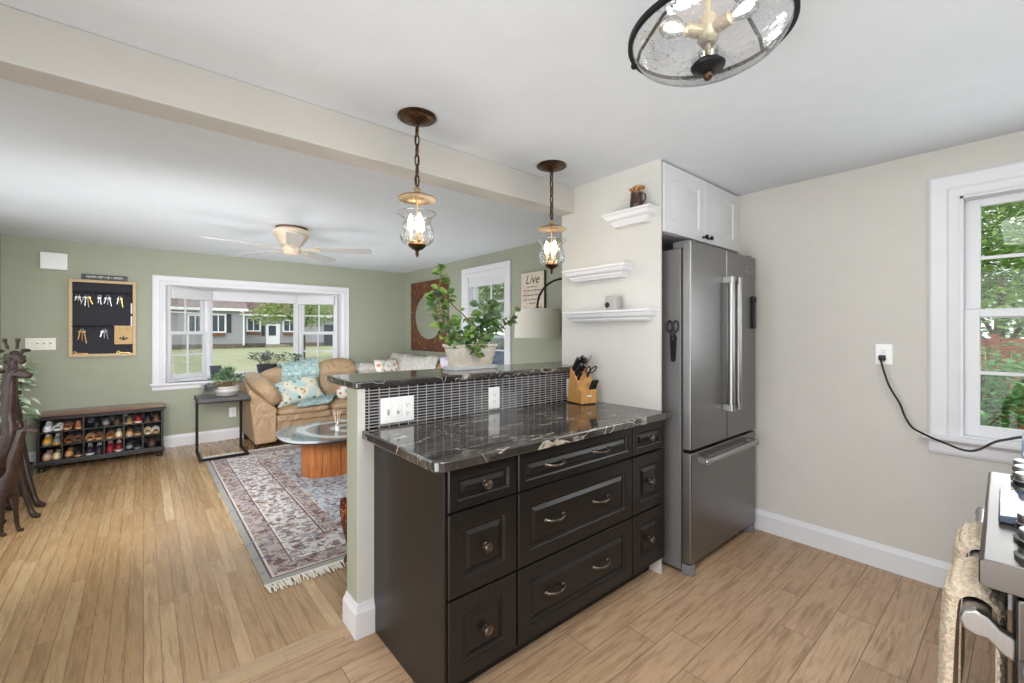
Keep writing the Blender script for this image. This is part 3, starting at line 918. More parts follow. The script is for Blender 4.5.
def arc_poly(pts, rad):
    """polygon with rounded corners: rad per vertex"""
    out_ = []
    n = len(pts)
    for i in range(n):
        p = Vector(pts[i]); a = (Vector(pts[i - 1]) - p).normalized(); b = (Vector(pts[(i + 1) % n]) - p).normalized()
        r = rad[i]
        if r == 0: out_.append(tuple(p)); continue
        s0 = p + a * r; s1 = p + b * r
        for k in range(7):
            q = k / 6
            out_.append(tuple(s0 * (1 - q) ** 2 + p * 2 * q * (1 - q) + s1 * q * q))
    return out_
ct = MB().prism(arc_poly([(0.732, 1.247), (2.196, 1.247), (2.196, 1.304), (2.1775, 1.304), (2.1775, 1.8875), (0.732, 1.8875)], [0.045, 0.012, 0, 0, 0, 0]), 0.8655, 0.903, 'z').build('countertop', M['granite'], None, bevel=0.006, seg=3)
tag(ct, 'black granite worktop with cream veins over the drawer cabinets', 'countertop')
bt = MB().prism(arc_poly([(0.698, 1.874), (2.1775, 1.874), (2.1775, 2.049), (2.45, 2.049), (2.45, 2.28), (0.698, 2.28)], [0.03, 0, 0, 0, 0.03, 0.03]), 1.0855, 1.118, 'z').build('bar_top', M['granite'], None, bevel=0.007, seg=3)
tag(bt, 'raised black granite bar ledge with cream veins on the tiled half wall', 'countertop')

# switch and outlet plates
def plate(mb, u0, u1, v0, v1, mp, th=0.006):
    mb.molding((u0, u1, v0, v1), [(0, 0), (0, th * .6), (0.004, th)], mp, cap=True, cap0=True)
def mp_y(y):        # plate on a wall that faces -y
    return lambda u, v, d: (u, y - d, v)
def mp_x(x):        # plate on a wall that faces -x, u runs towards -y
    return lambda u, v, d: (x - d, -u, v)
def receptacle(parent, cu, cv, mp, mt):
    for dz in (0.0195, -0.0195):
        mb = MB()
        prof = [(0.0, 0.006), (0.0, 0.0075), (0.002, 0.008)]
        mb.molding((cu - 0.014, cu + 0.014, cv + dz - 0.0125, cv + dz + 0.0125), prof, mp, cap=True)
        r_ = mb.build('socket', mt, parent)
        sl = MB()
        for du, h in ((-0.006, 0.0045), (0.006, 0.0038)):
            sl.loops([[mp(cu + du - .0011, cv + dz - h + .003, .0078), mp(cu + du + .0011, cv + dz - h + .003, .0078), mp(cu + du + .0011, cv + dz + h + .003, .0078), mp(cu + du - .0011, cv + dz + h + .003, .0078)],
                      [mp(cu + du - .0011, cv + dz - h + .003, .0083), mp(cu + du + .0011, cv + dz - h + .003, .0083), mp(cu + du + .0011, cv + dz + h + .003, .0083), mp(cu + du - .0011, cv + dz + h + .003, .0083)]])
        sl.loops([[mp(cu + .0025 * cos(a), cv + dz - .007 + .0025 * sin(a), e) for a in [i * pi / 4 for i in range(8)]] for e in (.0078, .0083)])
        sl.build('slots', M['slot'], r_)
def toggle(parent, cu, cv, mp, mt, up=True, tall=True):
    mb = MB(); mb.molding((cu - .0055, cu + .0055, cv - .0125, cv + .0125), [(0, .006), (0, .0066), (.001, .0068)], mp, cap=True)
    s_ = mb.build('toggle_frame', mt, parent)
    k = 1 if up else -1
    mb = MB(); mb.loops([[mp(cu - .0045, cv - .004, .0066), mp(cu + .0045, cv - .004, .0066), mp(cu + .0045, cv + .004, .0066), mp(cu - .0045, cv + .004, .0066)],
                         [mp(cu - .0035, cv + k * .006 - .002, .016), mp(cu + .0035, cv + k * .006 - .002, .016), mp(cu + .0035, cv + k * .006 + .003, .016), mp(cu - .0035, cv + k * .006 + .003, .016)]])
    mb.build('toggle', mt, s_)
mp = mp_y(1.8879)
t = thing('switch_plate', 'white plate with two switches and an outlet at the end of the tile', 'light switch', (0.9, 1.888, 0.93))
mb = MB(); plate(mb, 0.818, 0.983, 0.917, 1.034, mp); mb.build('plate', M['white_plastic'], t)
for cu, up in ((0.853, True), (0.901, False)):
    mb = MB(); mb.molding((cu - .0165, cu + .0165, .942, 1.009), [(0, .006), (0.001, .0072), (0.003, .0075)], mp, cap=True)
    p_ = mb.build('rocker_frame', M['white_plastic'], t)
    mb = MB(); mb.molding((cu - .006, cu + .006, .955, .985), [(0, .0075), (0, .0082)], mp, cap=True); mb.build('dimmer_slot', M['concrete'], p_)
    toggle(p_, cu, 0.98, mp, M['white_plastic'], up)
receptacle(t, 0.948, 0.9755, mp, M['white_plastic'])
def outlet(label, cu, cv, mp, loc, mt='white_plastic'):
    t = thing('wall_outlet', label, 'outlet', loc)
    mb = MB(); plate(mb, cu - .0375, cu + .0375, cv - .0585, cv + .0585, mp); mb.build('plate', M[mt], t)
    receptacle(t, cu, cv, mp, M[mt])
    return t
outlet('white outlet alone in the middle of the tiled backsplash', 1.467, 0.975, mp, (1.467, 1.888, 0.92))
outlet('white outlet on the tile mostly hidden behind the knife block', 2.088, 0.982, mp, (2.09, 1.888, 0.92))
outlet('white outlet on the beige wall with a black plug in it', -0.523, 1.21, mp_x(XE - 0.0005), (XE, 0.523, 1.15))
outlet('low white outlet on the green wall behind the small side table', 0.858, 0.335, mp_y(YN - 0.0005), (0.858, YN, 0.28))
t = thing('switch_plate', 'ivory four-switch plate on the green wall left of the key board', 'light switch', (-0.795, YN, 1.16))
mp = mp_y(YN - 0.0005)
mb = MB(); plate(mb, -0.903, -0.688, 1.158, 1.28, mp, 0.007); mb.build('plate', M['cream_plastic'], t)
mb = MB(); mb.molding((-0.884, -0.848, 1.185, 1.253), [(0, .007), (0.001, .0095), (0.004, .011)], mp, cap=True); mb.build('rocker', M['cream_plastic'], t)
for cu in (-0.818, -0.772, -0.726):
    mb = MB(); mb.molding((cu - .0165, cu + .0165, 1.186, 1.252), [(0, .007), (0.001, .0085), (0.003, .009)], mp, cap=True); p_ = mb.build('rocker_frame', M['cream_plastic'], t)
    mb = MB(); mb.molding((cu - .009, cu + .009, 1.218, 1.232), [(0, .009), (0, .0105)], mp, cap=True); mb.build('dimmer_slot', M['concrete'], p_)

# ---------------------------------------------------------------- floating shelves and what stands on them
def ledge_shelf(label, y0, y1, zt, h=0.073):
    mb = MB()
    L = []
    for i, dz in [(0.0, 0), (0.0, -0.012), (0.008, -0.016), (0.012, -0.026), (0.018, -0.036), (0.030, -0.044), (0.036, -0.047), (0.036, -0.053), (0.044, -0.062), (0.050, -h)]:
        z = zt + dz
        L.append([(PX - 0.0005, y0 + i, z), (PX - 0.102 + i, y0 + i, z), (PX - 0.102 + i, y1 - i, z), (PX - 0.0005, y1 - i, z)])
    mb.loops(L)
    o = mb.build('floating_shelf', M['trim'], None, smooth=20)
    return tag(o, label, 'shelf')
ledge_shelf('top white crown-molding shelf holding the dark pitcher', 1.315, 1.632, 2.030, 0.076)
ledge_shelf('empty white crown-molding shelf between the other two', 1.475, 1.955, 1.733)
ledge_shelf('lowest white crown-molding shelf holding a small grey block', 1.312, 1.945, 1.465, 0.066)
t = thing('pitcher', 'small dark pitcher painted with flowers on the top shelf', 'pitcher', (2.125, 1.425, 2.0303))
prof = [(0.001, 0.0), (0.032, 0.0), (0.035, 0.004), (0.036, 0.03), (0.034, 0.055), (0.031, 0.075), (0.033, 0.088), (0.030, 0.088), (0.028, 0.075), (0.031, 0.05), (0.032, 0.01), (0.001, 0.01)]
MB().lathe(prof, (0, 0, 0), 24).build('body', M['navy'], t, smooth=50, w=False)
MB().tube([(0, -0.030, 0.075), (0, -0.046, 0.080), (0, -0.058, 0.068), (0, -0.058, 0.045), (0, -0.046, 0.026), (0, -0.033, 0.022)], 0.004, 8).build('handle', M['navy'], t, smooth=60, w=False)
r2 = random.Random(3)
df = MB()
for k in range(16):
    a = r2.uniform(0, 2 * pi); q = r2.uniform(0.3, 1)
    p0 = Vector((2.125 + 0.012 * cos(a), 1.425 + 0.012 * sin(a), 2.045)); p1 = Vector((2.125 + 0.036 * q * cos(a), 1.425 + 0.04 * q * sin(a), 2.0303 + r2.uniform(0.095, 0.125)))
    df.tube([p0, (p0 + p1) / 2 + Vector((0, 0, 0.01)), p1], 0.0013, 5)
    df.sphere(p1, r2.uniform(0.006, 0.010), 8, 6)
tag(df.build('dried_flowers', M['dried'], None, smooth=50), 'bunch of dried brown flower heads in the dark pitcher', 'flowers')
t = thing('block_holder', 'small grey block holder with a dark round opening on the lowest shelf', 'holder', (2.115, 1.577, 1.4653))
a_ = []
for k in range(24):
    th = 2 * pi * k / 24
    a_.append((0.034 * math.copysign(abs(cos(th)) ** 0.55, cos(th)), 0.034 * math.copysign(abs(sin(th)) ** 0.55, sin(th))))
MB().prism([(p[0], p[1] * 1.25) for p in a_], 0, 0.083, 'z').build('body', M['concrete'], t, w=False, bevel=0.004)
MB().lathe([(0.0001, 0), (0.016, 0), (0.017, 0.002), (0.012, 0.004), (0.0001, 0.001)], (-0.0335, 0.016, 0.03), 20, '-x').build('opening', M['cab_dark'], t, smooth=30, w=False)

# ---------------------------------------------------------------- knife block
KB = Vector((2.035, 1.69, 0.9032))
rzk = radians(-12)
t = thing('knife_block', 'slanted light wood knife block at the back of the worktop', 'knife block', KB, rzk)
wd = 0.058
side = [(-0.0, 0.006), (-0.0, 0.086), (0.026, 0.093), (0.030, 0.128), (0.108, 0.218), (0.113, 0.216), (0.150, 0.006)]
MB().prism([(p[0], p[1]) for p in side], -wd, wd, 'x').build('body', M['block_wood'], t, w=False, bevel=0.003)
for sx in (-1, 1):
    for yy in (0.012, 0.135): MB().lathe([(0.0001, 0), (0.008, 0), (0.007, 0.007), (0.0001, 0.007)], (sx * 0.046, yy, 0), 12).build('foot', M['black_rubber'], t, w=False)
MB().box(-0.016, 0.016, -0.0012, 0.0, 0.046, 0.056).build('badge', M['cream_plastic'], t, w=False)
RK = Matrix.Rotation(rzk, 4, 'Z')
sl = Vector((0, 0.078, 0.090)).normalized(); nrm = Vector((0, -0.62, 0.78)).normalized()
def knife(px, along, ln, label, m='black_plastic', curve=0.006, r=0.0075):
    """handle standing out of the sloping face of the block"""
    p0 = Vector((px, 0.030, 0.128)) + sl * along
    path = [p0 + nrm * (ln * q) + sl * (curve * sin(pi * q)) - nrm * 0.004 for q in (0, .2, .45, .7, .9, 1.0)]
    path = [KB + RK @ p for p in path]
    g = path[0]
    t = thing('kitchen_knife', label, 'knife', tuple(g), 0)
    MB().tube(path, [r * .85, r, r * .82, r * .95, r, r * .6], 10, sx=1.7, up=(RK @ Vector((1, 0, 0)))).build('handle', M[m], t, smooth=50)
    mb = MB()
    tip = path[-1]
    dirn = (RK @ nrm)
    mb.tube([tip - dirn * 0.004, tip + dirn * 0.0015, tip + dirn * 0.002], [r * .7, r * .66, r * .3], 10, sx=1.7, up=(RK @ Vector((1, 0, 0)))).build('end_cap', M['silver'], t, smooth=50)
knife(-0.046, 0.100, 0.098, 'black-handled knife nearest the tile in the back row of the block', r=0.0105)
knife(-0.016, 0.104, 0.105, 'tallest black-handled knife in the middle back of the block', r=0.0105)
knife(0.012, 0.100, 0.092, 'brown-tinted handled knife at the back of the block', 'walnut_stool', r=0.0105)
knife(-0.044, 0.062, 0.088, 'black knife with curved handle in the middle row, outer slot', r=0.0098)
knife(-0.018, 0.060, 0.084, 'black knife with curved handle in the middle row, inner slot', r=0.0098)
knife(-0.046, 0.026, 0.062, 'short black paring knife in the front slot of the sloping face', r=0.0065)
# honing steel
p0 = Vector((0.040, 0.030, 0.128)) + sl * 0.106
P_ = [KB + RK @ (p0 + nrm * q) for q in (0, 0.03, 0.07, 0.10, 0.112)]
t = thing('honing_steel', 'grey-handled sharpening steel standing tallest at the block corner', 'sharpening steel', tuple(P_[0]))
MB().tube(P_, [0.007, 0.008, 0.007, 0.0085, 0.005], 10).build('handle', M['concrete'], t, smooth=50)
# scissors in the block
t = thing('kitchen_scissors', 'black-handled scissors with open loops stuck in the knife block', 'scissors', tuple(KB + RK @ Vector((0.03, 0.06, 0.17))))
p0 = Vector((0.030, 0.030, 0.128)) + sl * 0.045
for sg in (-1, 1):
    c0 = p0 + nrm * 0.055 + Vector((sg * 0.019, 0, 0))
    ring = [KB + RK @ (c0 + nrm * (0.027 * cos(q)) + Vector((sg * 0.016 * sin(q), 0, 0)) + Vector((sg * 0.006 * cos(q), 0, 0))) for q in [2 * pi * i / 16 for i in range(16)]]
    MB().tube(ring, 0.0042, 8, closed=True).build('finger_loop', M['black_plastic'], t, smooth=60)
MB().tube([KB + RK @ (p0 + nrm * q) for q in (-0.006, 0.012, 0.030)], [0.008, 0.010, 0.007], 8, sx=0.6).build('pivot', M['black_plastic'], t, smooth=50)
for k, xx in enumerate((0.014, 0.032, 0.050)):
    p0 = KB + RK @ Vector((xx, 0.012, 0.088)); dd = RK @ Vector((0, -0.45, 0.89))
    t = thing('steak_knife', ['black steak knife handle in the inner low front slot', 'black steak knife handle in the central low front slot', 'black steak knife handle in the low front slot nearest the wall'][k], 'knife', tuple(p0))
    MB().tube([p0 + dd * q for q in (-0.004, 0.015, 0.04, 0.062, 0.066)], [0.005, 0.006, 0.0052, 0.006, 0.003], 8, sx=1.5).build('handle', M['black_plastic'], t, smooth=50)

# ---------------------------------------------------------------- refrigerator
t = thing('refrigerator', 'stainless steel french-door refrigerator with bottom freezer drawer', 'refrigerator', (2.7, 1.6, 0))
MB().box(2.27, 3.135, 1.238, 1.94, 0.02, 1.80).build('body', M['steel_side'], t, bevel=0.004)
MB().box(2.285, 3.12, 1.226, 1.240, 0.06, 1.795).build('gasket', M['fridge_dark'], t)
def fdoor(name, x0, x1, z0, z1):
    poly = arc_poly([(x0, 1.178), (x1, 1.178), (x1, 1.228), (x0, 1.228)], [0.010, 0.010, 0, 0])
    return MB().prism(poly, z0, z1, 'z').build(name, M['steel'], t, bevel=0.003)
d1 = fdoor('door', 2.271, 2.7055, 0.690, 1.832)
d2 = fdoor('door', 2.7095, 3.138, 0.690, 1.832)
d3 = fdoor('freezer_drawer', 2.271, 3.138, 0.068, 0.672)
def vbar(x, parent, z0=0.872, z1=1.662):
    b_ = MB().lathe([(0.0001, z0), (0.0175, z0), (0.0175, z1), (0.0001, z1)], (x, 1.130, 0), 20).build('handle', M['steel_bar'], parent, smooth=40)
    for za, zb in ((z0 - 0.004, z0 + 0.034), (z1 - 0.034, z1 + 0.004)):
        mb = MB().prism(arc_poly([(x - 0.0185, 1.112), (x + 0.0185, 1.112), (x + 0.016, 1.178), (x - 0.016, 1.178)], [0.014, 0.014, 0, 0]), za, zb, 'z')
        mb.build('handle_bracket', M['steel_bar'], b_, bevel=0.002)
vbar(2.659, d1); vbar(2.757, d2)
b_ = MB().lathe([(0.0001, 2.335), (0.0165, 2.345), (0.0165, 3.02), (0.0001, 3.02)], (0, 1.130, 0.628), 20, 'x').build('handle', M['steel_bar'], d3, smooth=40)
for xa in (2.341, 2.986):
    MB().prism(arc_poly([(1.112, 0.61), (1.112, 0.647), (1.178, 0.644), (1.178, 0.613)], [0.014, 0.014, 0, 0]), xa, xa + 0.038, 'x').build('handle_bracket', M['steel_bar'], b_, bevel=0.002)
MB().box(2.975, 3.05, 1.1765, 1.1785, 1.727, 1.757).build('badge', M['concrete'], d2)
text_mesh('badge_lettering', 'KitchenAid', 0.017, lambda a, b, c: (3.0125 + a, 1.1762 - c, 1.748 + b), M['slot'], d2)
MB().box(2.983, 3.042, 1.1758, 1.1768, 1.732, 1.737).build('badge_rule', M['slot'], d2)
MB().box(2.29, 2.36, 1.19, 1.30, 1.80, 1.845).build('hinge_cover', M['steel_side'], t, bevel=0.008)
MB().box(3.05, 3.12, 1.19, 1.30, 1.80, 1.845).build('hinge_cover', M['steel_side'], t, bevel=0.008)
MB().prism([(2.272, 1.235), (2.272, 1.188), (2.30, 1.175), (2.335, 1.188), (2.335, 1.235)], 0.0, 0.058, 'z').build('foot', M['fridge_foot'], t, bevel=0.004)
MB().prism([(3.07, 1.235), (3.07, 1.188), (3.105, 1.175), (3.134, 1.188), (3.134, 1.235)], 0.0, 0.058, 'z').build('foot', M['fridge_foot'], t, bevel=0.004)
MB().box(2.335, 3.07, 1.23, 1.25, 0.012, 0.06).build('kick_grille', M['fridge_dark'], t)
# scissors in a sheath on the fridge side
FS = 2.2695
t = thing('kitchen_scissors', 'black scissors in a black sheath stuck on the refrigerator side', 'scissors', (FS - 0.01, 1.28, 1.18))
L = []
for z, hw in ((1.170, 0.006), (1.176, 0.013), (1.24, 0.017), (1.30, 0.020), (1.318, 0.018)):
    L.append([(FS - 0.0005, 1.281 - hw, z), (FS - 0.0005, 1.281 + hw, z), (FS - 0.010, 1.281 + hw * .8, z), (FS - 0.010, 1.281 - hw * .8, z)])
MB().loops(L).build('sheath', M['black_plastic'], t, smooth=40)
for sg in (-1, 1):
    ring = [(FS - 0.009, 1.281 + sg * 0.0185 + 0.0145 * cos(q) , 1.368 + 0.030 * sin(q)) for q in [2 * pi * i / 18 for i in range(18)]]
    MB().tube(ring, 0.0052, 8, closed=True).build('finger_loop', M['black_plastic'], t, smooth=60)
    MB().tube([(FS - 0.008, 1.281 + sg * 0.016, 1.342), (FS - 0.008, 1.281 + sg * 0.006, 1.322), (FS - 0.008, 1.281 - sg * 0.004, 1.300)], [0.006, 0.007, 0.006], 8).build('shank', M['black_plastic'], t, smooth=60)
MB().lathe([(0.0001, 0), (0.004, 0), (0.0035, 0.0015), (0.0001, 0.002)], (FS - 0.0125, 1.281, 1.296), 12, '-x').build('rivet', M['silver'], t)
# opener magnet on the fridge door
t = thing('magnetic_opener', 'black bottle opener stuck high on the refrigerator door', 'bottle opener', (3.078, 1.17, 1.36))
mb = MB(); mb.prism(arc_poly([(3.062, 1.36), (3.092, 1.36), (3.090, 1.52), (3.097, 1.545), (3.093, 1.572), (3.061, 1.572), (3.057, 1.545), (3.064, 1.52)], [0.008, 0.008, 0.004, 0.004, 0.006, 0.006, 0.004, 0.004]), 1.156, 1.1775, 'y')
mb.build('body', M['black_plastic'], t, bevel=0.003)
MB().lathe([(0.006, 0), (0.011, 0), (0.011, 0.003), (0.006, 0.003)], (3.077, 1.156, 1.548), 16, 'y', cap=False).build('cap_ring', M['black_metal'], t, smooth=40)

# cabinet above
t = thing('wall_cabinet', 'white two-door wall cabinet above the refrigerator', 'cabinet', (2.7, 1.6, 1.895))
MB().box(2.203, 3.19, 1.322, 1.965, 1.895, 2.288).build('carcass', M['cab_white'], t)
MB().box(3.168, 3.1925, 1.302, 1.324, 1.895, 2.288).build('filler_strip', M['cab_white'], t)
for x0, x1, kx in ((2.206, 2.684, 2.655), (2.688, 3.166, 2.718)):
    mb = MB()
    prof = [(0, 0), (0, -0.016), (0.003, -0.020), (0.072, -0.020), (0.078, -0.012), (0.090, -0.010), (0.112, -0.016)]
    mb.molding((x0, x1, 1.897, 2.284), prof, lambda u, v, d: (u, 1.3215 + d, v), cap=True, cap0=True)
    d = mb.build('door', M['cab_white'], t, smooth=20)
    MB().lathe([(0.0001, 0), (0.008, 0), (0.006, 0.004), (0.005, 0.014), (0.012, 0.020), (0.0145, 0.027), (0.010, 0.034), (0.0001, 0.036)], (kx, 1.3012, 1.925), 16, 'y').build('knob', M['black_metal'], d, smooth=40)

# ---------------------------------------------------------------- range, towels, cord, counter behind
RX0, RX1 = 1.137, 1.872
t = thing('kitchen_range', 'stainless steel range at the edge of the frame with towels on its handle', 'stove', (1.137, 0.056, 0), radians(1.3))
RM = Matrix.Translation((1.137, 0.056, 0)) @ Matrix.Rotation(radians(1.3), 4, 'Z') @ Matrix.Translation((-1.137, -0.056, 0))
MB().box(RX0 + 0.004, RX1 - 0.004, -0.64, -0.004, 0.02, 0.895).build('body', M['range_steel'], t, bevel=0.003)
MB().prism([(-0.12, 0.880), (0.050, 0.880), (0.056, 0.886), (0.056, 0.925), (0.051, 0.930), (-0.12, 0.936)], RX0, RX1, 'x').build('control_panel', M['range_steel'], t, bevel=0.002)
MB().box(RX0, RX1, -0.64, -0.12, 0.896, 0.934).build('cooktop', M['black_metal'], t, bevel=0.003)
MB().box(RX0 + 0.002, RX1 - 0.002, -0.002, 0.012, 0.16, 0.874).build('oven_door', M['range_steel'], t, bevel=0.004)
MB().box(RX0 + 0.002, RX1 - 0.002, -0.002, 0.010, 0.03, 0.15).build('drawer', M['range_steel'], t, bevel=0.004)
g = MB()
for k in range(3):
    xa = RX0 + 0.03 + k * 0.235
    for yy in (-0.60, -0.50, -0.40, -0.30, -0.20): g.box(xa, xa + 0.205, yy, yy + 0.012, 0.945, 0.96)
    for xx in (0, 0.0965, 0.193): g.box(xa + xx, xa + xx + 0.012, -0.60, -0.188, 0.934, 0.958)
g.build('grate', M['black_metal'], t)
for xk in (1.19, 1.29, 1.66, 1.745, 1.825):
    k = MB().lathe([(0.0001, 0), (0.030, 0), (0.031, 0.006), (0.026, 0.010), (0.025, 0.020), (0.027, 0.022), (0.027, 0.034), (0.025, 0.036), (0.0255, 0.048), (0.024, 0.052), (0.0001, 0.052)], (xk, -0.016, 0.9315), 28).build('knob', M['steel_bar'], t, smooth=35)
    MB().lathe([(0.0256, 0.0225), (0.0275, 0.023), (0.0275, 0.0335), (0.0256, 0.034)], (xk, -0.016, 0.9315), 28, cap=False).build('dark_band', M['black_plastic'], k, smooth=40)
MB().prism([(0.034, 0.9315), (0.034, 0.946), (-0.09, 0.962), (-0.09, 0.9345)], 1.375, 1.615, 'x').build('display', M['dark_pane'], t, bevel=0.003)
hb = MB().lathe([(0.0001, RX0 + 0.028), (0.0195, RX0 + 0.028), (0.0195, RX1 - 0.028), (0.0001, RX1 - 0.028)], (0, 0.060, 0.808), 24, 'x').build('handle', M['steel_bar'], t, smooth=40)
for xa, xb in ((RX0 + 0.006, RX0 + 0.032), (RX1 - 0.032, RX1 - 0.006)):
    pth = [(0.012, 0.762), (0.028, 0.768), (0.046, 0.786), (0.060, 0.785), (0.075, 0.791), (0.082, 0.808), (0.075, 0.825), (0.060, 0.831), (0.044, 0.824), (0.030, 0.808), (0.012, 0.800)]
    MB().prism(pth, xa, xb, 'x').build('handle_bracket', M['steel_bar'], hb, bevel=0.004, seg=3)
MB().box(RX0 - 0.0012, RX0 + 0.002, -0.012, 0.010, 0.742, 0.772).build('badge', M['slot'], t)
text_mesh('badge_lettering', 'M', 0.014, lambda a, b, c: (RX0 - 0.0014 - c, -0.001 - a, 0.757 + b), M['cream_plastic'], t)

def towel(label, x0, x1, front, back, seed):
    rr = random.Random(seed)
    hy, hz, r0 = 0.060, 0.808, 0.0200
    path = []
    n = 20
    nb = int(back / 0.008); nf = int(front / 0.008)
    for i in range(nb): path.append((hy - r0 - 0.003, hz - back + i * 0.008, -1, 0))
    for i in range(13):
        a = pi - pi * i / 12
        path.append((hy + (r0 + 0.004) * cos(a), hz + (r0 + 0.004) * sin(a), cos(a), sin(a)))
    for i in range(1, nf + 1):
        path.append((hy + r0 + 0.004 + 0.010 * (1 - math.exp(-i * 0.008 / 0.12)), hz - i * 0.008, 1, 0.1))
    # dense resample, ribbed thickness
    L = []
    m = 30
    s = 0.0
    dense = []
    for a, b in zip(path[:-1], path[1:]):
        for q in (0, 0.25, 0.5, 0.75): dense.append(tuple(a[k] * (1 - q) + b[k] * q for k in range(4)))
    prev = None
    for (y, z, ny, nz) in dense:
        if prev: s += sqrt((y - prev[0]) ** 2 + (z - prev[1]) ** 2)
        prev = (y, z)
        nl = sqrt(ny * ny + nz * nz) or 1
        th = (0.0205 if ny > -0.5 else 0.0110) + 0.0034 * abs(sin(s * pi / 0.0115))
        inner = []; outer = []
        for q in range(m + 1):
            x = x0 + (x1 - x0) * q / m
            w_ = 0.0016 * sin(q * pi * 2 / m * 9.5 + floor(s / 0.0115) * pi)
            e = 1 - 0.55 * (abs(2 * q / m - 1) ** 6)
            outer.append((x, y + ny / nl * (th + w_) * e, z + nz / nl * (th + w_) * e))
            inner.append((x, y + ny / nl * 0.0005, z + nz / nl * 0.0005))
        L.append(outer + inner[::-1])
    o = MB().loops(L).xf(RM).build('hand_towel', M['towel'], None, smooth=70)
    return tag(o, label, 'towel')
towel('cream woven towel hanging nearest on the range handle', RX0 + 0.060, RX0 + 0.235, 0.36, 0.34, 1)
towel('cream woven towel hanging farther along the range handle', RX0 + 0.330, RX0 + 0.50, 0.33, 0.34, 2)

# counter run beyond the range (only its edge is near the frame)
t = thing('base_cabinet', 'dark brown base cabinet beyond the range under the kitchen window', 'cabinet', (2.5, -0.33, 0))
MB().box(1.885, 3.17, -0.65, -0.06, 0.095, 0.862).build('carcass', M['cab'], t)
MB().box(1.885, 3.17, -0.64, -0.12, 0, 0.096).build('toe_kick', M['cab_dark'], t)
for x0, x1 in ((1.89, 2.52), (2.525, 3.165)):
    mb = MB(); mb.molding((x0, x1, 0.10, 0.855), [(0, 0), (0, 0.014), (0.004, 0.02), (0.06, 0.02), (0.066, 0.01), (0.08, 0.017)], lambda u, v, d: (u, -0.0605 + d, v), cap=True, cap0=True)
    mb.build('door', M['cab'], t, smooth=20)
tag(MB().box(1.882, 3.185, -0.655, -0.025, 0.8625, 0.90).build('countertop', M['granite'], None, bevel=0.005), 'black granite worktop beyond the range below the window', 'countertop')
t = thing('countertop_appliance', 'blue grey appliance on the worktop where the black cord ends', 'appliance', (2.30, -0.14, 0.9005))
MB().box(2.19, 2.40, -0.30, 0.012, 0.912, 0.985).build('body', M['blue_grey'], t, bevel=0.014, seg=3)
MB().box(2.20, 2.39, -0.28, -0.005, 0.9005, 0.914).build('foot_plate', M['black_plastic'], t)
MB().box(2.185, 2.191, -0.05, 0.008, 0.93, 0.942).build('stripe', M['white_plastic'], t)

t = thing('power_cord', 'black cord drooping from the wall outlet past the window sill', 'power cord', (XE - 0.02, 0.523, 1.19))
Q = [(3.176, 0.527, 1.192), (3.158, 0.531, 1.184), (3.14, 0.518, 1.136), (3.13, 0.495, 1.055), (3.14, 0.475, 1.002), (3.15, 0.448, 0.944), (3.15, 0.427, 0.876), (3.136, 0.398, 0.828), (3.11, 0.363, 0.811), (3.08, 0.314, 0.794), (3.04, 0.264, 0.784), (2.98, 0.207, 0.776), (2.93, 0.171, 0.783), (2.86, 0.136, 0.811), (2.74, 0.088, 0.871), (2.60, 0.044, 0.914), (2.46, 0.008, 0.95), (2.40, -0.03, 0.955)]
def spline(P, k=6):
    P = [Vector(p) for p in P]; out_ = []
    for i in range(len(P) - 1):
        p0 = P[max(i - 1, 0)]; p1 = P[i]; p2 = P[i + 1]; p3 = P[min(i + 2, len(P) - 1)]
        for q in range(k):
            u = q / k
            out_.append(0.5 * ((2 * p1) + (p2 - p0) * u + (2 * p0 - 5 * p1 + 4 * p2 - p3) * u * u + (3 * p1 - p0 - 3 * p2 + p3) * u ** 3))
    out_.append(P[-1])
    return out_
MB().tube(spline(Q), 0.0052, 8).build('cable', M['black_rubber'], t, smooth=70)
MB().box(XE - 0.034, XE - 0.009, 0.512, 0.542, 1.176, 1.206).build('plug', M['black_rubber'], t, bevel=0.005)

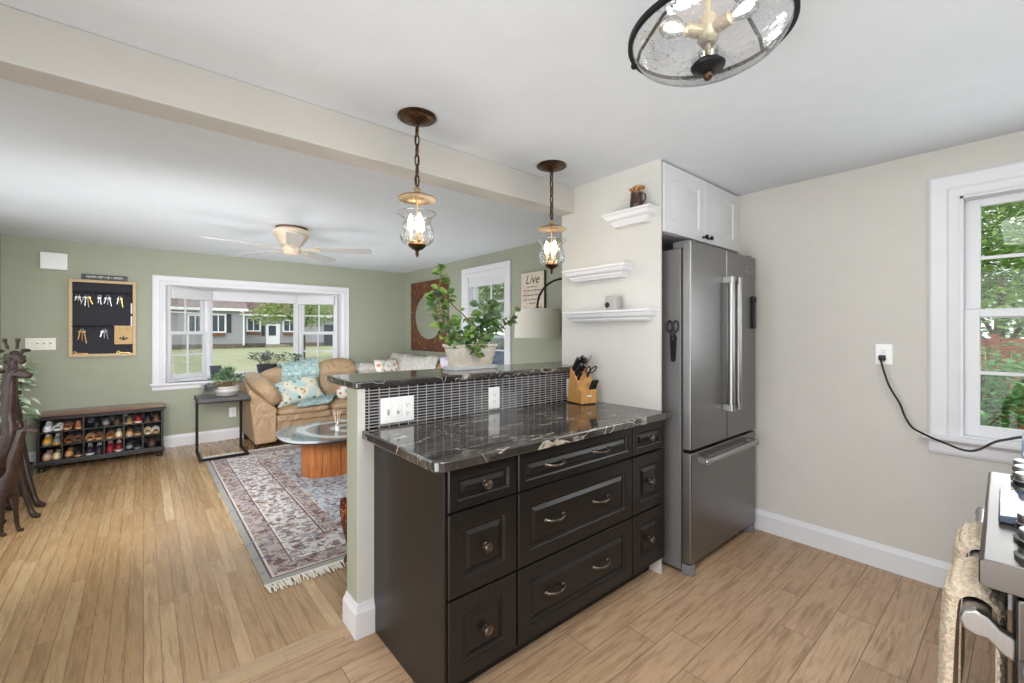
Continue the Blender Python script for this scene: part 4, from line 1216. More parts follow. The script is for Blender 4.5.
# ---------------------------------------------------------------- ceiling lights
def pendant(label, x, y):
    t = thing('pendant_light', label, 'pendant light', (x, y, ZC))
    MB().lathe([(0.0001, 0), (0.084, 0), (0.086, -0.006), (0.072, -0.012), (0.066, -0.010), (0.060, -0.016), (0.040, -0.026), (0.022, -0.030), (0.014, -0.036), (0.0001, -0.036)], (0, 0, -0.0005), 36).build('ceiling_canopy', M['bronze'], t, smooth=40, w=False)
    z = -0.036
    mb = MB()
    k = 0
    while z > -0.29:
        ring = []
        for i in range(16):
            a = 2 * pi * i / 16
            lx = 0.0095 * cos(a); lz = 0.027 * sin(a)
            if k % 2: ring.append((lx, 0, z - 0.024 + lz))
            else: ring.append((0, lx, z - 0.024 + lz))
        mb.tube(ring, 0.0038, 6, closed=True)
        z -= 0.045; k += 1
    mb.build('chain', M['bronze'], t, smooth=60, w=False)
    MB().tube([(0.003, 0.002, -0.03), (-0.004, 0.003, -0.11), (0.004, -0.003, -0.19), (-0.003, 0.002, -0.27), (0, 0, -0.325)], 0.0022, 6).build('wire', M['bronze'], t, smooth=60, w=False)
    MB().lathe([(0.0001, -0.318), (0.012, -0.318), (0.016, -0.326), (0.010, -0.334), (0.012, -0.340), (0.030, -0.346), (0.034, -0.349), (0.056, -0.352), (0.060, -0.356), (0.080, -0.362), (0.085, -0.367), (0.083, -0.369), (0.078, -0.366), (0.060, -0.360), (0.056, -0.356), (0.034, -0.353), (0.030, -0.351), (0.006, -0.350), (0.006, -0.352), (0.0001, -0.352)], (0, 0, 0), 36).build('smoke_bell', M['bronze_light'], t, smooth=40, w=False)
    MB().tube([(0, 0, -0.345), (0, 0, -0.56)], 0.0045, 8).build('rod', M['bronze_light'], t, smooth=60, w=False)
    jar = [(0.083, -0.432), (0.078, -0.438), (0.068, -0.448), (0.062, -0.460), (0.062, -0.474), (0.067, -0.492), (0.074, -0.513), (0.076, -0.532), (0.071, -0.552), (0.058, -0.566), (0.036, -0.574)]
    MB().lathe(jar, (0, 0, 0), 40, cap=False).build('glass_jar', M['jar'], t, smooth=60, w=False)
    MB().tube([(0.0835 * cos(2 * pi * i / 40), 0.0835 * sin(2 * pi * i / 40), -0.432) for i in range(40)], 0.0022, 6, closed=True).build('jar_rim', M['rim'], t, smooth=60, w=False)
    MB().lathe([(0.0001, -0.560), (0.032, -0.560), (0.039, -0.568), (0.040, -0.575), (0.034, -0.582), (0.022, -0.591), (0.010, -0.596), (0.006, -0.604), (0.009, -0.610), (0.006, -0.618), (0.003, -0.624), (0.0001, -0.626)], (0, 0, 0), 28).build('bottom_cup', M['bronze'], t, smooth=40, w=False)
    for i in range(3):
        a = 2 * pi * i / 3 + 0.4
        cx, cy = 0.028 * cos(a), 0.028 * sin(a)
        s_ = MB().lathe([(0.0001, -0.556), (0.0085, -0.556), (0.0085, -0.510), (0.0001, -0.510)], (cx, cy, 0), 12).build('candle_sleeve', M['socket'], t, smooth=40, w=False)
        MB().lathe([(0.0001, -0.510), (0.006, -0.509), (0.013, -0.492), (0.0145, -0.478), (0.011, -0.458), (0.005, -0.440), (0.0001, -0.432)], (cx, cy, 0), 14).build('bulb', M['bulb'], s_, smooth=60, w=False)
    lamp('pendant_glow', 'POINT', (x, y, ZC - 0.475), 2.6, (1, 0.9, 0.78), radius=0.03)
pendant('clear bell-jar pendant light hanging nearer, over the open end of the bar', 0.929, 1.752)
pendant('clear bell-jar pendant light hanging by the white shelf wall', 1.790, 1.764)

FX, FY = 1.137, 0.544
t = thing('flush_ceiling_light', 'black ringed seeded-glass bowl light close to the ceiling', 'ceiling light', (FX, FY, ZC))
MB().lathe([(0.0001, 0), (0.065, 0), (0.065, -0.012), (0.05, -0.024), (0.0001, -0.024)], (0, 0, -0.0005), 32).build('ceiling_canopy', M['black_metal'], t, smooth=40, w=False)
MB().tube([(0, 0, -0.02), (0, 0, -0.25)], 0.008, 10).build('rod', M['socket'], t, smooth=60, w=False)
ringz = -0.178
MB().loops([[(r_ * cos(2 * pi * i / 64), r_ * sin(2 * pi * i / 64), ringz + dz) for i in range(64)] for r_, dz in ((0.204, -0.006), (0.204, 0.006), (0.192, 0.006), (0.192, -0.006))], closed=True).build('ring', M['black_metal'], t, smooth=40, w=False)
for k in range(3):
    a = radians(100) + k * 2 * pi / 3
    MB().tube([(0.05 * cos(a), 0.05 * sin(a), -0.02), (0.12 * cos(a), 0.12 * sin(a), -0.07), (0.185 * cos(a), 0.185 * sin(a), -0.14), (0.198 * cos(a), 0.198 * sin(a), ringz)], 0.005, 8).build('arm', M['black_metal'], t, smooth=60, w=False)
    MB().sphere((0.205 * cos(a), 0.205 * sin(a), ringz), 0.010, 12, 8).build('screw', M['black_metal'], t, smooth=60, w=False)
bowl = [(0.194, ringz + 0.004), (0.190, ringz - 0.016), (0.176, ringz - 0.036), (0.150, ringz - 0.052), (0.11, ringz - 0.064), (0.06, ringz - 0.070), (0.02, ringz - 0.072)]
MB().lathe(bowl, (0, 0, 0), 64, cap=False).build('glass_bowl', M['seeded'], t, smooth=60, w=False)
MB().lathe([(0.0001, -0.246), (0.036, -0.250), (0.043, -0.258), (0.040, -0.264), (0.028, -0.268), (0.018, -0.275), (0.0001, -0.277)], (0, 0, 0), 28).build('bottom_cap', M['black_metal'], t, smooth=40, w=False)
MB().lathe([(0.0001, -0.275), (0.011, -0.277), (0.0125, -0.286), (0.008, -0.294), (0.0001, -0.296)], (0, 0, 0), 16).build('finial', M['bronze'], t, smooth=60, w=False)
MB().lathe([(0.0001, -0.13), (0.022, -0.13), (0.026, -0.15), (0.026, -0.19), (0.018, -0.20), (0.0001, -0.20)], (0, 0, 0), 20).build('hub', M['socket'], t, smooth=40, w=False)
for k in range(3):
    a = radians(25) + k * 2 * pi / 3
    d = Vector((cos(a), sin(a), 0.10)).normalized()
    rot = d.to_track_quat('Z', 'Y').to_matrix()
    c0 = Vector((0, 0, -0.172))
    s_ = MB().lathe([(0.0001, 0.018), (0.014, 0.018), (0.017, 0.024), (0.017, 0.060), (0.014, 0.062), (0.0001, 0.062)], c0, 16, rot=rot).build('socket', M['socket'], t, smooth=40, w=False)
    MB().lathe([(0.012, 0.060), (0.013, 0.066), (0.022, 0.086), (0.027, 0.102), (0.024, 0.118), (0.014, 0.128), (0.0001, 0.131)], c0, 18, rot=rot).build('bulb', M['jar'], s_, smooth=60, w=False)
    MB().lathe([(0.0001, 0.066), (0.004, 0.068), (0.011, 0.092), (0.012, 0.104), (0.007, 0.116), (0.0001, 0.118)], c0, 12, rot=rot).build('filament', M['bulb_clear'], s_, smooth=60, w=False)

FC = (1.035, 4.345)
t = thing('ceiling_fan', 'cream ceiling fan with five pale blades over the living room', 'ceiling fan', (FC[0], FC[1], ZC))
MB().lathe([(0.0001, 0), (0.115, 0), (0.125, -0.006), (0.130, -0.020), (0.146, -0.030), (0.152, -0.050), (0.152, -0.066), (0.145, -0.074), (0.146, -0.082), (0.126, -0.108), (0.108, -0.132), (0.088, -0.160), (0.0001, -0.162)], (0, 0, -0.0005), 48).build('motor_housing', M['fan_cream'], t, smooth=40, w=False)
MB().lathe([(0.118, -0.001), (0.130, -0.001), (0.130, -0.012), (0.118, -0.012)], (0, 0, -0.0005), 48, cap=False).build('dark_ring', M['walnut_stool'], t, smooth=40, w=False)
MB().lathe([(0.0001, -0.158), (0.075, -0.160), (0.072, -0.178), (0.080, -0.188), (0.080, -0.206), (0.066, -0.226), (0.062, -0.240), (0.048, -0.248), (0.0001, -0.250)], (0, 0, 0), 36).build('switch_housing', M['fan_cream'], t, smooth=40, w=False)
for k in range(5):
    a = radians(187 - 72 * k)
    Ma = Matrix.Rotation(a, 4, 'Z') @ Matrix.Translation((0, 0, -0.192)) @ Matrix.Rotation(radians(-12), 4, 'X')
    mb = MB()
    pts = [(0.20, -0.052), (0.66, -0.068), (0.69, -0.058), (0.70, -0.03), (0.70, 0.03), (0.69, 0.058), (0.66, 0.068), (0.20, 0.052), (0.185, 0.03), (0.185, -0.03)]
    mb.prism(pts, -0.004, 0.004, 'z').xf(Ma)
    b_ = mb.build('blade', M['fan_blade'], t, w=False, bevel=0.002)
    mb = MB(); mb.prism([(0.06, -0.018), (0.14, -0.014), (0.19, -0.04), (0.25, -0.02), (0.25, 0.02), (0.19, 0.04), (0.14, 0.014), (0.06, 0.018)], -0.011, -0.005, 'z').xf(Ma)
    mb.build('blade_arm', M['fan_cream'], b_, w=False, bevel=0.002)

# ---------------------------------------------------------------- living room: rug, tables, sofas
x0, x1, y0, y1 = RUG
rug = tag(MB().box(x0, x1, y0, y1, 0.0005, 0.011).build('area_rug', M['rug'], None, bevel=0.004), 'large faded red, cream and blue patterned rug with white fringe', 'rug')
rr = random.Random(5)
for ye, sg in ((y0, -1), (y1, 1)):
    mb = MB()
    x = x0
    while x < x1 - 0.006:
        l_ = rr.uniform(0.07, 0.10); dx = rr.uniform(-0.02, 0.02)
        mb.tube([(x, ye, 0.006), (x + dx * .5, ye + sg * l_ * .5, 0.012), (x + dx, ye + sg * l_, 0.004)], [0.0035, 0.004, 0.0022], 5)
        x += rr.uniform(0.004, 0.007)
    mb.build('fringe', M['fringe'], rug)

def rbox(mb, c, size, e=5, rot=None, nu=28, nv=14, ez=None):
    return mb.sq(c, [a / 2 for a in size], e, rot, nu, nv, ez)

def eul(x, y, z): return Euler((radians(x), radians(y), radians(z))).to_matrix()

t = thing('sofa', 'tan leather sofa with a sloped arm under the bay window', 'sofa', (1.6, 6.0, 0))
mb = MB(); mb.box(1.16, 2.27, 5.64, 6.38, 0.085, 0.32)
mb.build('base', M['leather'], t, bevel=0.02, seg=3)
mb = MB()
L = []
for y, k in ((5.585, 0.0), (5.70, 0.02), (6.0, 0.09), (6.40, 0.14)):
    L.append([(0.955, y, 0.075), (1.175, y, 0.075), (1.175, y, 0.46 + k), (0.905, y, 0.70 + k), (0.895, y, 0.66 + k)])
mb.loops(L); mb.build('arm', M['leather'], t, bevel=0.018, seg=3)
mb = MB(); rbox(mb, (1.085, 5.93, 0.665), (0.22, 0.74, 0.36), 3.2, eul(12, -38, 0)); mb.build('arm_cushion', M['leather'], t, smooth=80)
for xa, xb in ((1.175, 1.80), (1.80, 2.285)):
    mb = MB(); rbox(mb, ((xa + xb) / 2, 5.93, 0.405), (xb - xa + 0.015, 0.72, 0.135), 5.5, None, 36, 14, 2.6); mb.build('seat_cushion', M['leather'], t, smooth=80)
    MB().box(xa + .004, xb - .004, 5.60, 6.2, 0.295, 0.375).build('seat_border', M['leather'], t, bevel=0.02, seg=3)
mb = MB(); rbox(mb, (1.43, 6.20, 0.68), (0.76, 0.24, 0.46), 3.4, eul(-16, -7, 0), 36, 16, 2.8); mb.build('back_cushion', M['leather'], t, smooth=80)
mb = MB(); rbox(mb, (2.025, 6.16, 0.715), (0.56, 0.26, 0.54), 4, eul(-16, -4, 4), 36, 16, 3); mb.build('back_cushion', M['leather'], t, smooth=80)
MB().prism([(6.22, 0.3), (6.40, 0.3), (6.44, 0.80), (6.32, 0.80)], 1.0, 2.27, 'x').build('backrest', M['leather'], t, bevel=0.03, seg=3)
for lx, ly in ((0.985, 5.66), (2.22, 5.68), (0.985, 6.34), (2.22, 6.34)):
    MB().lathe([(0.0001, 0.0), (0.024, 0.0), (0.032, 0.085), (0.0001, 0.085)], (lx, ly, 0), 4).build('leg', M['sofa_leg'], t)

t = thing('sofa', 'tan leather sofa against the side wall under an off-white throw', 'sofa', (2.75, 5.3, 0))
MB().box(2.36, 3.12, 4.42, 6.36, 0.085, 0.30).build('base', M['leather'], t, bevel=0.02, seg=3)
for ya, yb in ((4.62, 5.40), (5.40, 6.16)):
    mb = MB(); rbox(mb, (2.67, (ya + yb) / 2, 0.40), (0.70, yb - ya, 0.20), 5, None, 32, 14, 3); mb.build('seat_cushion', M['leather'], t, smooth=80)
    mb = MB(); rbox(mb, (3.0, (ya + yb) / 2, 0.70), (0.26, yb - ya, 0.50), 4, eul(0, 10, 0), 32, 16, 3); mb.build('back_cushion', M['leather'], t, smooth=80)
for yc in (4.50, 6.27):
    mb = MB(); rbox(mb, (2.73, yc, 0.50), (0.80, 0.22, 0.70), 5, eul(0, -9, 0), 32, 16, 3.4); mb.build('arm', M['leather'], t, smooth=80)
for lx, ly in ((2.40, 4.48), (2.40, 6.30), (3.08, 4.48), (3.08, 6.30)):
    MB().lathe([(0.0001, 0.0), (0.024, 0.0), (0.032, 0.085), (0.0001, 0.085)], (lx, ly, 0), 4).build('leg', M['sofa_leg'], t)

def drape(path_pts, wdir, w0, th, name, m, label, cat, amp=0.008, n=16, seed=1, shag=0.0):
    """a cloth strip that follows path_pts, w0 wide along wdir, with gentle folds"""
    rr = random.Random(seed)
    P = spline(path_pts, 8); wdir = Vector(wdir).normalized()
    L = []
    k = len(P)
    for i, p in enumerate(P):
        tg = (P[min(i + 1, k - 1)] - P[max(i - 1, 0)]).normalized()
        nn = wdir.cross(tg).normalized()
        if nn.z < -0.2: nn = -nn
        o, q = [], []
        for j in range(n + 1):
            u = j / n - 0.5
            wv = amp * sin(j * 1.3 + seed) * sin(i * 0.21 + j * .4) + rr.uniform(-shag, shag)
            e = p + wdir * (u * w0 * (1 + 0.04 * sin(i * .3))) + nn * wv
            o.append(e + nn * th); q.append(e)
        L.append(o + q[::-1])
    ob = MB().loops(L).build(name, m, None, smooth=80)
    return tag(ob, label, cat)
drape([(1.55, 6.30, 0.90), (1.55, 6.21, 0.95), (1.55, 6.11, 0.935), (1.55, 6.055, 0.86), (1.54, 6.02, 0.74), (1.53, 5.98, 0.62), (1.52, 5.93, 0.50)], (1, 0, 0.14), 0.44, 0.022, 'throw_blanket', M['teal_throw'], 'shaggy teal throw draped over the back of the tan sofa', 'throw', 0.008, 22, 2, 0.004)
drape([(1.80, 6.0, 0.50), (1.74, 5.86, 0.500), (1.68, 5.74, 0.495), (1.62, 5.63, 0.488), (1.56, 5.57, 0.455)], (1, 0.25, 0), 0.42, 0.018, 'throw_blanket', M['teal_throw'], 'shaggy teal throw end spread on the sofa seat before the floral pillow', 'throw', 0.008, 18, 5, 0.003)
mb = MB(); mb.pillow((1.46, 5.83, 0.62), 0.56, 0.33, 0.14, eul(-30, -9, 8)); tag(mb.build('throw_pillow', M['floral_blue'], None, smooth=80), 'pale blue floral pillow leaning on the sofa under the bay window', 'pillow')
mb = MB(); mb.sphere((2.00, 5.80, 0.55), 0.085, 18, 12, (1, .8, 1)); tag(mb.build('round_pillow', M['floral_white'], None, smooth=80), 'small round cream pillow at the end of the tan sofa seat', 'pillow')
def sm(a, b, x):
    u = min(1, max(0, (x - a) / (b - a))); return u * u * (3 - 2 * u)
def sofa_top(x, y):
    zb = 0.52 + 0.465 * sm(2.76, 2.96, x); za = 0.52 + 0.35 * sm(6.10, 6.20, y)
    z = max(zb, za) + 0.012 * sin(9 * x + 5 * y) + 0.008 * sin(17 * y - 6 * x)
    if x > 3.08: z -= (x - 3.08) * 1.6
    if x < 2.38: z -= (2.38 - x) * 5.5
    return z + 0.014
nx, ny = 34, 46
V = []; Fq = []
for i in range(nx + 1):
    for j in range(ny + 1):
        x = 2.32 + 0.83 * i / nx; y = 4.98 + 1.38 * j / ny + 0.03 * sin(i * .5)
        V.append((x, y, sofa_top(x, y)))
for i in range(nx):
    for j in range(ny):
        q = i * (ny + 1) + j; Fq.append((q, q + ny + 1, q + ny + 2, q + 1))
mb = MB(); mb.add(V, Fq)
tag(mb.build('throw_blanket', M['white_throw'], None, smooth=80, solid=0.02), 'off-white throw spread over the arm, seat and back of the corner sofa', 'throw')
drape([(2.70, 5.10, 0.55), (2.84, 5.10, 0.72), (2.92, 5.10, 0.90), (2.98, 5.10, 0.975), (3.06, 5.10, 0.975), (3.14, 5.10, 0.9)], (0, 1, 0), 0.16, 0.022, 'throw_blanket', M['white_throw'], 'folded off-white throw end over the sofa back beside the mirror', 'throw', 0.004, 12, 7)
mb = MB(); mb.pillow((2.70, 5.95, 0.79), 0.46, 0.36, 0.14, eul(-22, 0, 24)); tag(mb.build('throw_pillow', M['floral_white'], None, smooth=80), 'white pillow with orange flowers on the throw-covered corner sofa', 'pillow')
mb = MB(); mb.pillow((2.88, 4.62, 0.93), 0.30, 0.24, 0.12, eul(-24, 0, 40)); tag(mb.build('throw_pillow', M['lavender'], None, smooth=80), 'lavender and white patterned pillow behind the ledge plant', 'pillow')

# side table: C-shaped black frame with slate top
t = thing('side_table', 'black C-shaped metal side table with a dark slate top', 'side table', (0.65, 5.75, 0))
MB().box(0.425, 0.885, 5.445, 5.905, 0.612, 0.650).build('table_top', M['slate_top'], t, bevel=0.004)
MB().box(0.422, 0.888, 5.440, 5.910, 0.603, 0.6135).build('top_frame', M['black_metal'], t)
for xx in (0.435, 0.850):
    MB().box(xx, xx + 0.026, 5.87, 5.896, 0.03, 0.605).build('upright', M['black_metal'], t)
mb = MB(); z0_ = 0.0125
mb.box(0.435, 0.461, 5.45, 5.896, z0_, z0_ + 0.024); mb.box(0.850, 0.876, 5.45, 5.896, z0_, z0_ + 0.024); mb.box(0.461, 0.850, 5.45, 5.476, z0_, z0_ + 0.024)
mb.build('base_frame', M['black_metal'], t)

def rosette(mb, c, n, L_, Wd, rnd, tilt=(0.2, 1.0)):
    for k in range(n):
        a = rnd.uniform(0, 2 * pi); el = rnd.uniform(*tilt)
        d = Vector((cos(a) * cos(el), sin(a) * cos(el), sin(el)))
        mb.leaf(Vector(c) + d * 0.005, d, Vector((0, 0, 1)), L_ * rnd.uniform(.7, 1.15), Wd * rnd.uniform(.7, 1.1), 0.22, 0.1)
r3 = random.Random(11)
t = thing('potted_succulent', 'trailing green succulent in a wide pale grey bowl on the side table', 'plant', (0.70, 5.70, 0.6503))
MB().lathe([(0.0001, 0), (0.09, 0), (0.10, 0.006), (0.10, 0.012), (0.0001, 0.012)], (0, 0, 0), 32).build('saucer', M['pot_grey'], t, smooth=40, w=False)
MB().lathe([(0.0001, 0.012), (0.085, 0.012), (0.112, 0.028), (0.122, 0.05), (0.116, 0.068), (0.120, 0.074), (0.118, 0.098), (0.110, 0.100), (0.108, 0.085), (0.0001, 0.080)], (0, 0, 0), 36).build('pot', M['pot_grey'], t, smooth=40, w=False)
mb = MB(); mb2 = MB(); st = MB()
for k in range(46):
    a = r3.uniform(0, 2 * pi); q = sqrt(r3.random()) * 0.13
    h = 0.135 + 0.13 * (1 - q / 0.14) * r3.random() + 0.02
    c = Vector((q * cos(a), q * sin(a), h))
    st.tube([(q * .5 * cos(a), q * .5 * sin(a), 0.08), tuple(c)], 0.003, 5)
    rosette(mb, c, 9, 0.058, 0.026, r3)
for k in range(7):
    c = Vector((r3.uniform(-.04, .05), r3.uniform(-.05, .05), r3.uniform(0.20, 0.27)))
    st.tube([(c.x * .4, c.y * .4, 0.08), tuple(c)], 0.003, 5)
    rosette(mb, c, 11, 0.072, 0.024, r3, (0.4, 1.3))
for k in range(26):
    a = radians(r3.uniform(155, 220)); q = r3.uniform(0.11, 0.23)
    c = Vector((q * cos(a), q * sin(a), 0.125 - (q - .1) * r3.uniform(0.2, 0.8)))
    st.tube([(0.06 * cos(a), 0.06 * sin(a), 0.10), (0.1 * cos(a), 0.1 * sin(a), 0.13), tuple(c)], 0.0028, 5)
    rosette(mb2, c, 8, 0.046, 0.024, r3, (-0.5, 0.9))
for k in range(14):
    a = radians(r3.uniform(-20, 80)); q = r3.uniform(0.08, 0.19)
    c = Vector((q * cos(a), q * sin(a), 0.15 + r3.uniform(-.03, .06)))
    st.tube([(0.05 * cos(a), 0.05 * sin(a), 0.10), tuple(c)], 0.0028, 5)
    rosette(mb2, c, 8, 0.05, 0.024, r3, (-0.3, 0.9))
st.build('stem', M['stem'], t, w=False)
fo = mb.build('foliage', M['leaf_dark'], t, w=False)
mb2.build('trailing_foliage', M['leaf_grey'], t, w=False)

t = thing('planter', 'small dark square planter on the bay window seat', 'planter', (0.70, 6.66, BAY[2] + 0.0005))
MB().loops([[(-s, -s, z), (s, -s, z), (s, s, z), (-s, s, z)] for s, z in ((0.045, 0), (0.06, 0.17), (0.052, 0.17), (0.048, 0.15))]).build('pot', M['pot_dark'], t, w=False)
MB().box(-.048, .048, -.048, .048, 0.145, 0.152).build('soil', M['soil'], t, w=False)

def potted(label, loc, rad, h, potm, leafm, n, spread, hh, ll, ww, seed, cat='plant', name='potted_plant'):
    rnd = random.Random(seed)
    t = thing(name, label, cat, loc)
    MB().lathe([(0.0001, 0), (rad * .62, 0), (rad * .9, h * .35), (rad, h * .9), (rad * 1.02, h), (rad * .94, h), (rad * .9, h * .85), (0.0001, h * .85)], (0, 0, 0), 32).build('pot', M[potm], t, smooth=40, w=False)
    st = MB(); mb = MB()
    for k in range(n):
        a = rnd.uniform(0, 2 * pi); q = sqrt(rnd.random()) * spread
        c = Vector((q * cos(a), q * sin(a), h + hh * rnd.uniform(.3, 1)))
        st.tube([(q * .25 * cos(a), q * .25 * sin(a), h * .8), (q * .6 * cos(a), q * .6 * sin(a), h + hh * .3), tuple(c)], 0.003, 5)
        rosette(mb, c, 7, ll, ww, rnd, (-0.4, 0.9))
    st.build('stem', M['stem'], t, w=False)
    mb.build('foliage', M[leafm], t, w=False)
    return t
potted('spreading grey-green plant in a dark bowl in the bay window', (1.30, 6.74, BAY[2] + 0.0005), 0.13, 0.16, 'pot_dark', 'leaf_grey', 30, 0.24, 0.16, 0.055, 0.03, 21)
potted('little green potted plant at the right end of the bay window seat', (1.66, 6.72, BAY[2] + 0.0005), 0.05, 0.10, 'pot_grey', 'leaf_dark', 10, 0.07, 0.17, 0.05, 0.03, 22)

# coffee table
t = thing('coffee_table', 'coffee table with rounded marbled glass top on an oval wooden drum', 'coffee table', (1.52, 4.33, 0))
def superell(cx, cy, a, b, e, n=64): return [(cx + a * math.copysign(abs(cos(q)) ** (2 / e), cos(q)), cy + b * math.copysign(abs(sin(q)) ** (2 / e), sin(q))) for q in [2 * pi * i / n for i in range(n)]]
MB().prism(superell(0, 0, 0.60, 0.46, 2.7), 0.384, 0.402, 'z').build('table_top', M['swirl'], t, w=False, bevel=0.003)
MB().prism(superell(0, 0, 0.598, 0.458, 2.7), 0.374, 0.3845, 'z').build('top_edge', M['black_plastic'], t, w=False)
mb = MB()
for i in range(28):
    a0 = 2 * pi * (i + 0.03) / 28; a1 = 2 * pi * (i + 0.97) / 28; am = (a0 + a1) / 2
    f_ = lambda a, k: (0.40 * k * math.copysign(abs(cos(a)) ** .8, cos(a)), 0.22 * k * math.copysign(abs(sin(a)) ** .8, sin(a)))
    mb.prism([f_(a0, 1), f_(am, 1.004), f_(a1, 1), f_(a1, .93), f_(a0, .93)], 0.0115, 0.374, 'z')
mb.build('drum_base', M['cherry'], t, w=False)
t = thing('reed_diffuser', 'small clear glass diffuser bottle with reeds on the coffee table', 'diffuser', (1.40, 4.22, 0.4023))
MB().lathe([(0.0001, 0), (0.026, 0), (0.028, 0.006), (0.028, 0.045), (0.024, 0.058), (0.012, 0.066), (0.012, 0.08), (0.014, 0.082)], (0, 0, 0), 20, cap=False).build('bottle', M['jar'], t, smooth=50, w=False)
MB().lathe([(0.0001, 0.003), (0.025, 0.003), (0.025, 0.04), (0.0001, 0.04)], (0, 0, 0), 20).build('liquid', M['white_plastic'], t, smooth=50, w=False)
mb = MB()
for k in range(7):
    a = 2 * pi * k / 7
    mb.tube([(0.008 * cos(a + 2), 0.008 * sin(a + 2), 0.01), (0.035 * cos(a), 0.035 * sin(a), 0.19)], 0.0018, 5)
mb.build('reeds', M['sign_cream'], t, w=False)

# carved stool behind the half wall
t = thing('carved_stool', 'dark carved wooden stool with red tapestry cover behind the half wall', 'stool', (1.075, 2.40, 0))
MB().box(-0.19, 0.19, -0.17, 0.17, 0.30, 0.36).build('seat_frame', M['walnut_stool'], t, w=False, bevel=0.01)
mb = MB(); rbox(mb, (0, 0, 0.385), (0.40, 0.36, 0.13), 4, None, 28, 12, 2.4); mb.build('seat_cushion', M['stool_fabric'], t, smooth=80, w=False)
MB().molding((-0.20, 0.20, -0.18, 0.18), [(0, 0.37), (-0.004, 0.30), (0.0, 0.26), (0.008, 0.26), (0.008, 0.37)], lambda u, v, d: (u, v, d)).build('tapestry_skirt', M['stool_fabric'], t, w=False)
for sx in (-1, 1):
    for sy in (-1, 1):
        MB().tube([(sx * .16, sy * .14, 0.30), (sx * .175, sy * .155, 0.24), (sx * .165, sy * .145, 0.16), (sx * .155, sy * .135, 0.07), (sx * .165, sy * .145, 0.03), (sx * .17, sy * .15, 0.0)], [0.03, 0.034, 0.024, 0.018, 0.024, 0.026], 10).build('leg', M['walnut_stool'], t, smooth=60, w=False)

# arc floor lamp in the corner
LX, LY = 2.90, 3.05
t = thing('arc_floor_lamp', 'arc floor lamp with a large white drum shade and dark arm', 'floor lamp', (2.98, 2.32, 0))
mb = MB(); mb.loops([[(LX + r_ * cos(2 * pi * i / 48), LY + r_ * sin(2 * pi * i / 48), z) for i in range(48)] for r_, z in ((0.222, 1.285), (0.212, 1.56), (0.208, 1.56), (0.218, 1.285))], closed=True)
mb.build('lamp_shade', M['shade'], t, smooth=40)
MB().lathe([(0.0001, 1.555), (0.208, 1.555), (0.208, 1.552), (0.0001, 1.552)], (LX, LY, 0), 32).build('diffuser_disc', M['shade'], t)
MB().lathe([(0.0001, 1.555), (0.016, 1.556), (0.02, 1.575), (0.012, 1.588), (0.010, 1.61), (0.0001, 1.615)], (LX, LY, 0), 16).build('finial', M['walnut_stool'], t, smooth=50)
MB().tube(spline([(LX, LY, 1.60), (LX + .005, LY - .03, 1.70), (LX + 0.02, LY - .12, 1.79), (LX + .04, LY - .28, 1.83), (LX + .06, LY - .5, 1.78), (LX + .075, LY - .65, 1.62), (LX + .08, LY - .72, 1.3), (LX + .08, LY - .73, 0.05)]), 0.0105, 10).build('arm', M['black_metal'], t, smooth=60)
MB().lathe([(0.0001, 0), (0.14, 0), (0.14, 0.02), (0.13, 0.03), (0.02, 0.035), (0.016, 0.08), (0.0001, 0.08)], (LX + .08, LY - .73, 0), 32).build('base', M['black_metal'], t, smooth=40)

# wall sign, mirror
t = thing('wall_sign', 'cream canvas sign with dark script lettering beside the arc lamp', 'sign', (XE, 3.405, 1.40))
MB().box(XE - 0.032, XE - 0.0005, 3.228, 3.586, 1.395, 1.982).build('canvas', M['sign_cream'], t, bevel=0.003)
MB().box(XE - 0.030, XE - 0.0004, 3.2255, 3.5885, 1.393, 1.9845).build('canvas_edge', M['ink'], t)
def on_sign(z, body, size, shear=0.0, sx=1.0):
    text_mesh('lettering', body, size, lambda a, b, c: (XE - 0.0325 - c, 3.407 - a, z + b), M['ink'], t, shear, sx=sx)
on_sign(1.900, 'Live', 0.135, 0.35)
on_sign(1.826, 'as if this was', 0.030, 0.3)
on_sign(1.787, 'the very last Moment', 0.032, 0.3)
on_sign(1.738, 'every minute of the day', 0.032, 0.3)
on_sign(1.690, 'with all of your heart', 0.032, 0.3)
on_sign(1.651, 'and soul', 0.030, 0.3)
on_sign(1.560, 'Laugh', 0.135, 0.35)
on_sign(1.485, 'often and out loud', 0.030, 0.3)
on_sign(1.452, 'until it hurts to breathe', 0.030, 0.3)

t = thing('wall_mirror', 'square mirror with mottled red-brown frame and oval glass', 'mirror', (XE, 5.64, 1.07))
n = 64
ov = [(5.642 + 0.40 * cos(2 * pi * i / n), 1.573 + 0.33 * sin(2 * pi * i / n)) for i in range(n)]
sqr = []
for i in range(n):
    c_, s_ = cos(2 * pi * i / n), sin(2 * pi * i / n)
    k = 1 / max(abs(c_), abs(s_))
    sqr.append((5.642 + 0.527 * c_ * k, 1.58 + 0.512 * s_ * k))
mb = MB()
mb.loops([[(XE - 0.0005, a, b) for a, b in sqr], [(XE - 0.026, a, b) for a, b in sqr], [(XE - 0.030, 5.642 + (a - 5.642) * .99, 1.58 + (b - 1.58) * .99) for a, b in sqr], [(XE - 0.030, 5.642 + (a - 5.642) * 1.04, 1.573 + (b - 1.573) * 1.04) for a, b in ov], [(XE - 0.018, a, b) for a, b in ov], [(XE - 0.0006, a, b) for a, b in ov]], closed=True)
mb.build('frame', M['tortoise'], t, smooth=30)
MB().prism(ov, XE - 0.016, XE - 0.010, 'x').build('mirror_glass', M['mirror'], t)

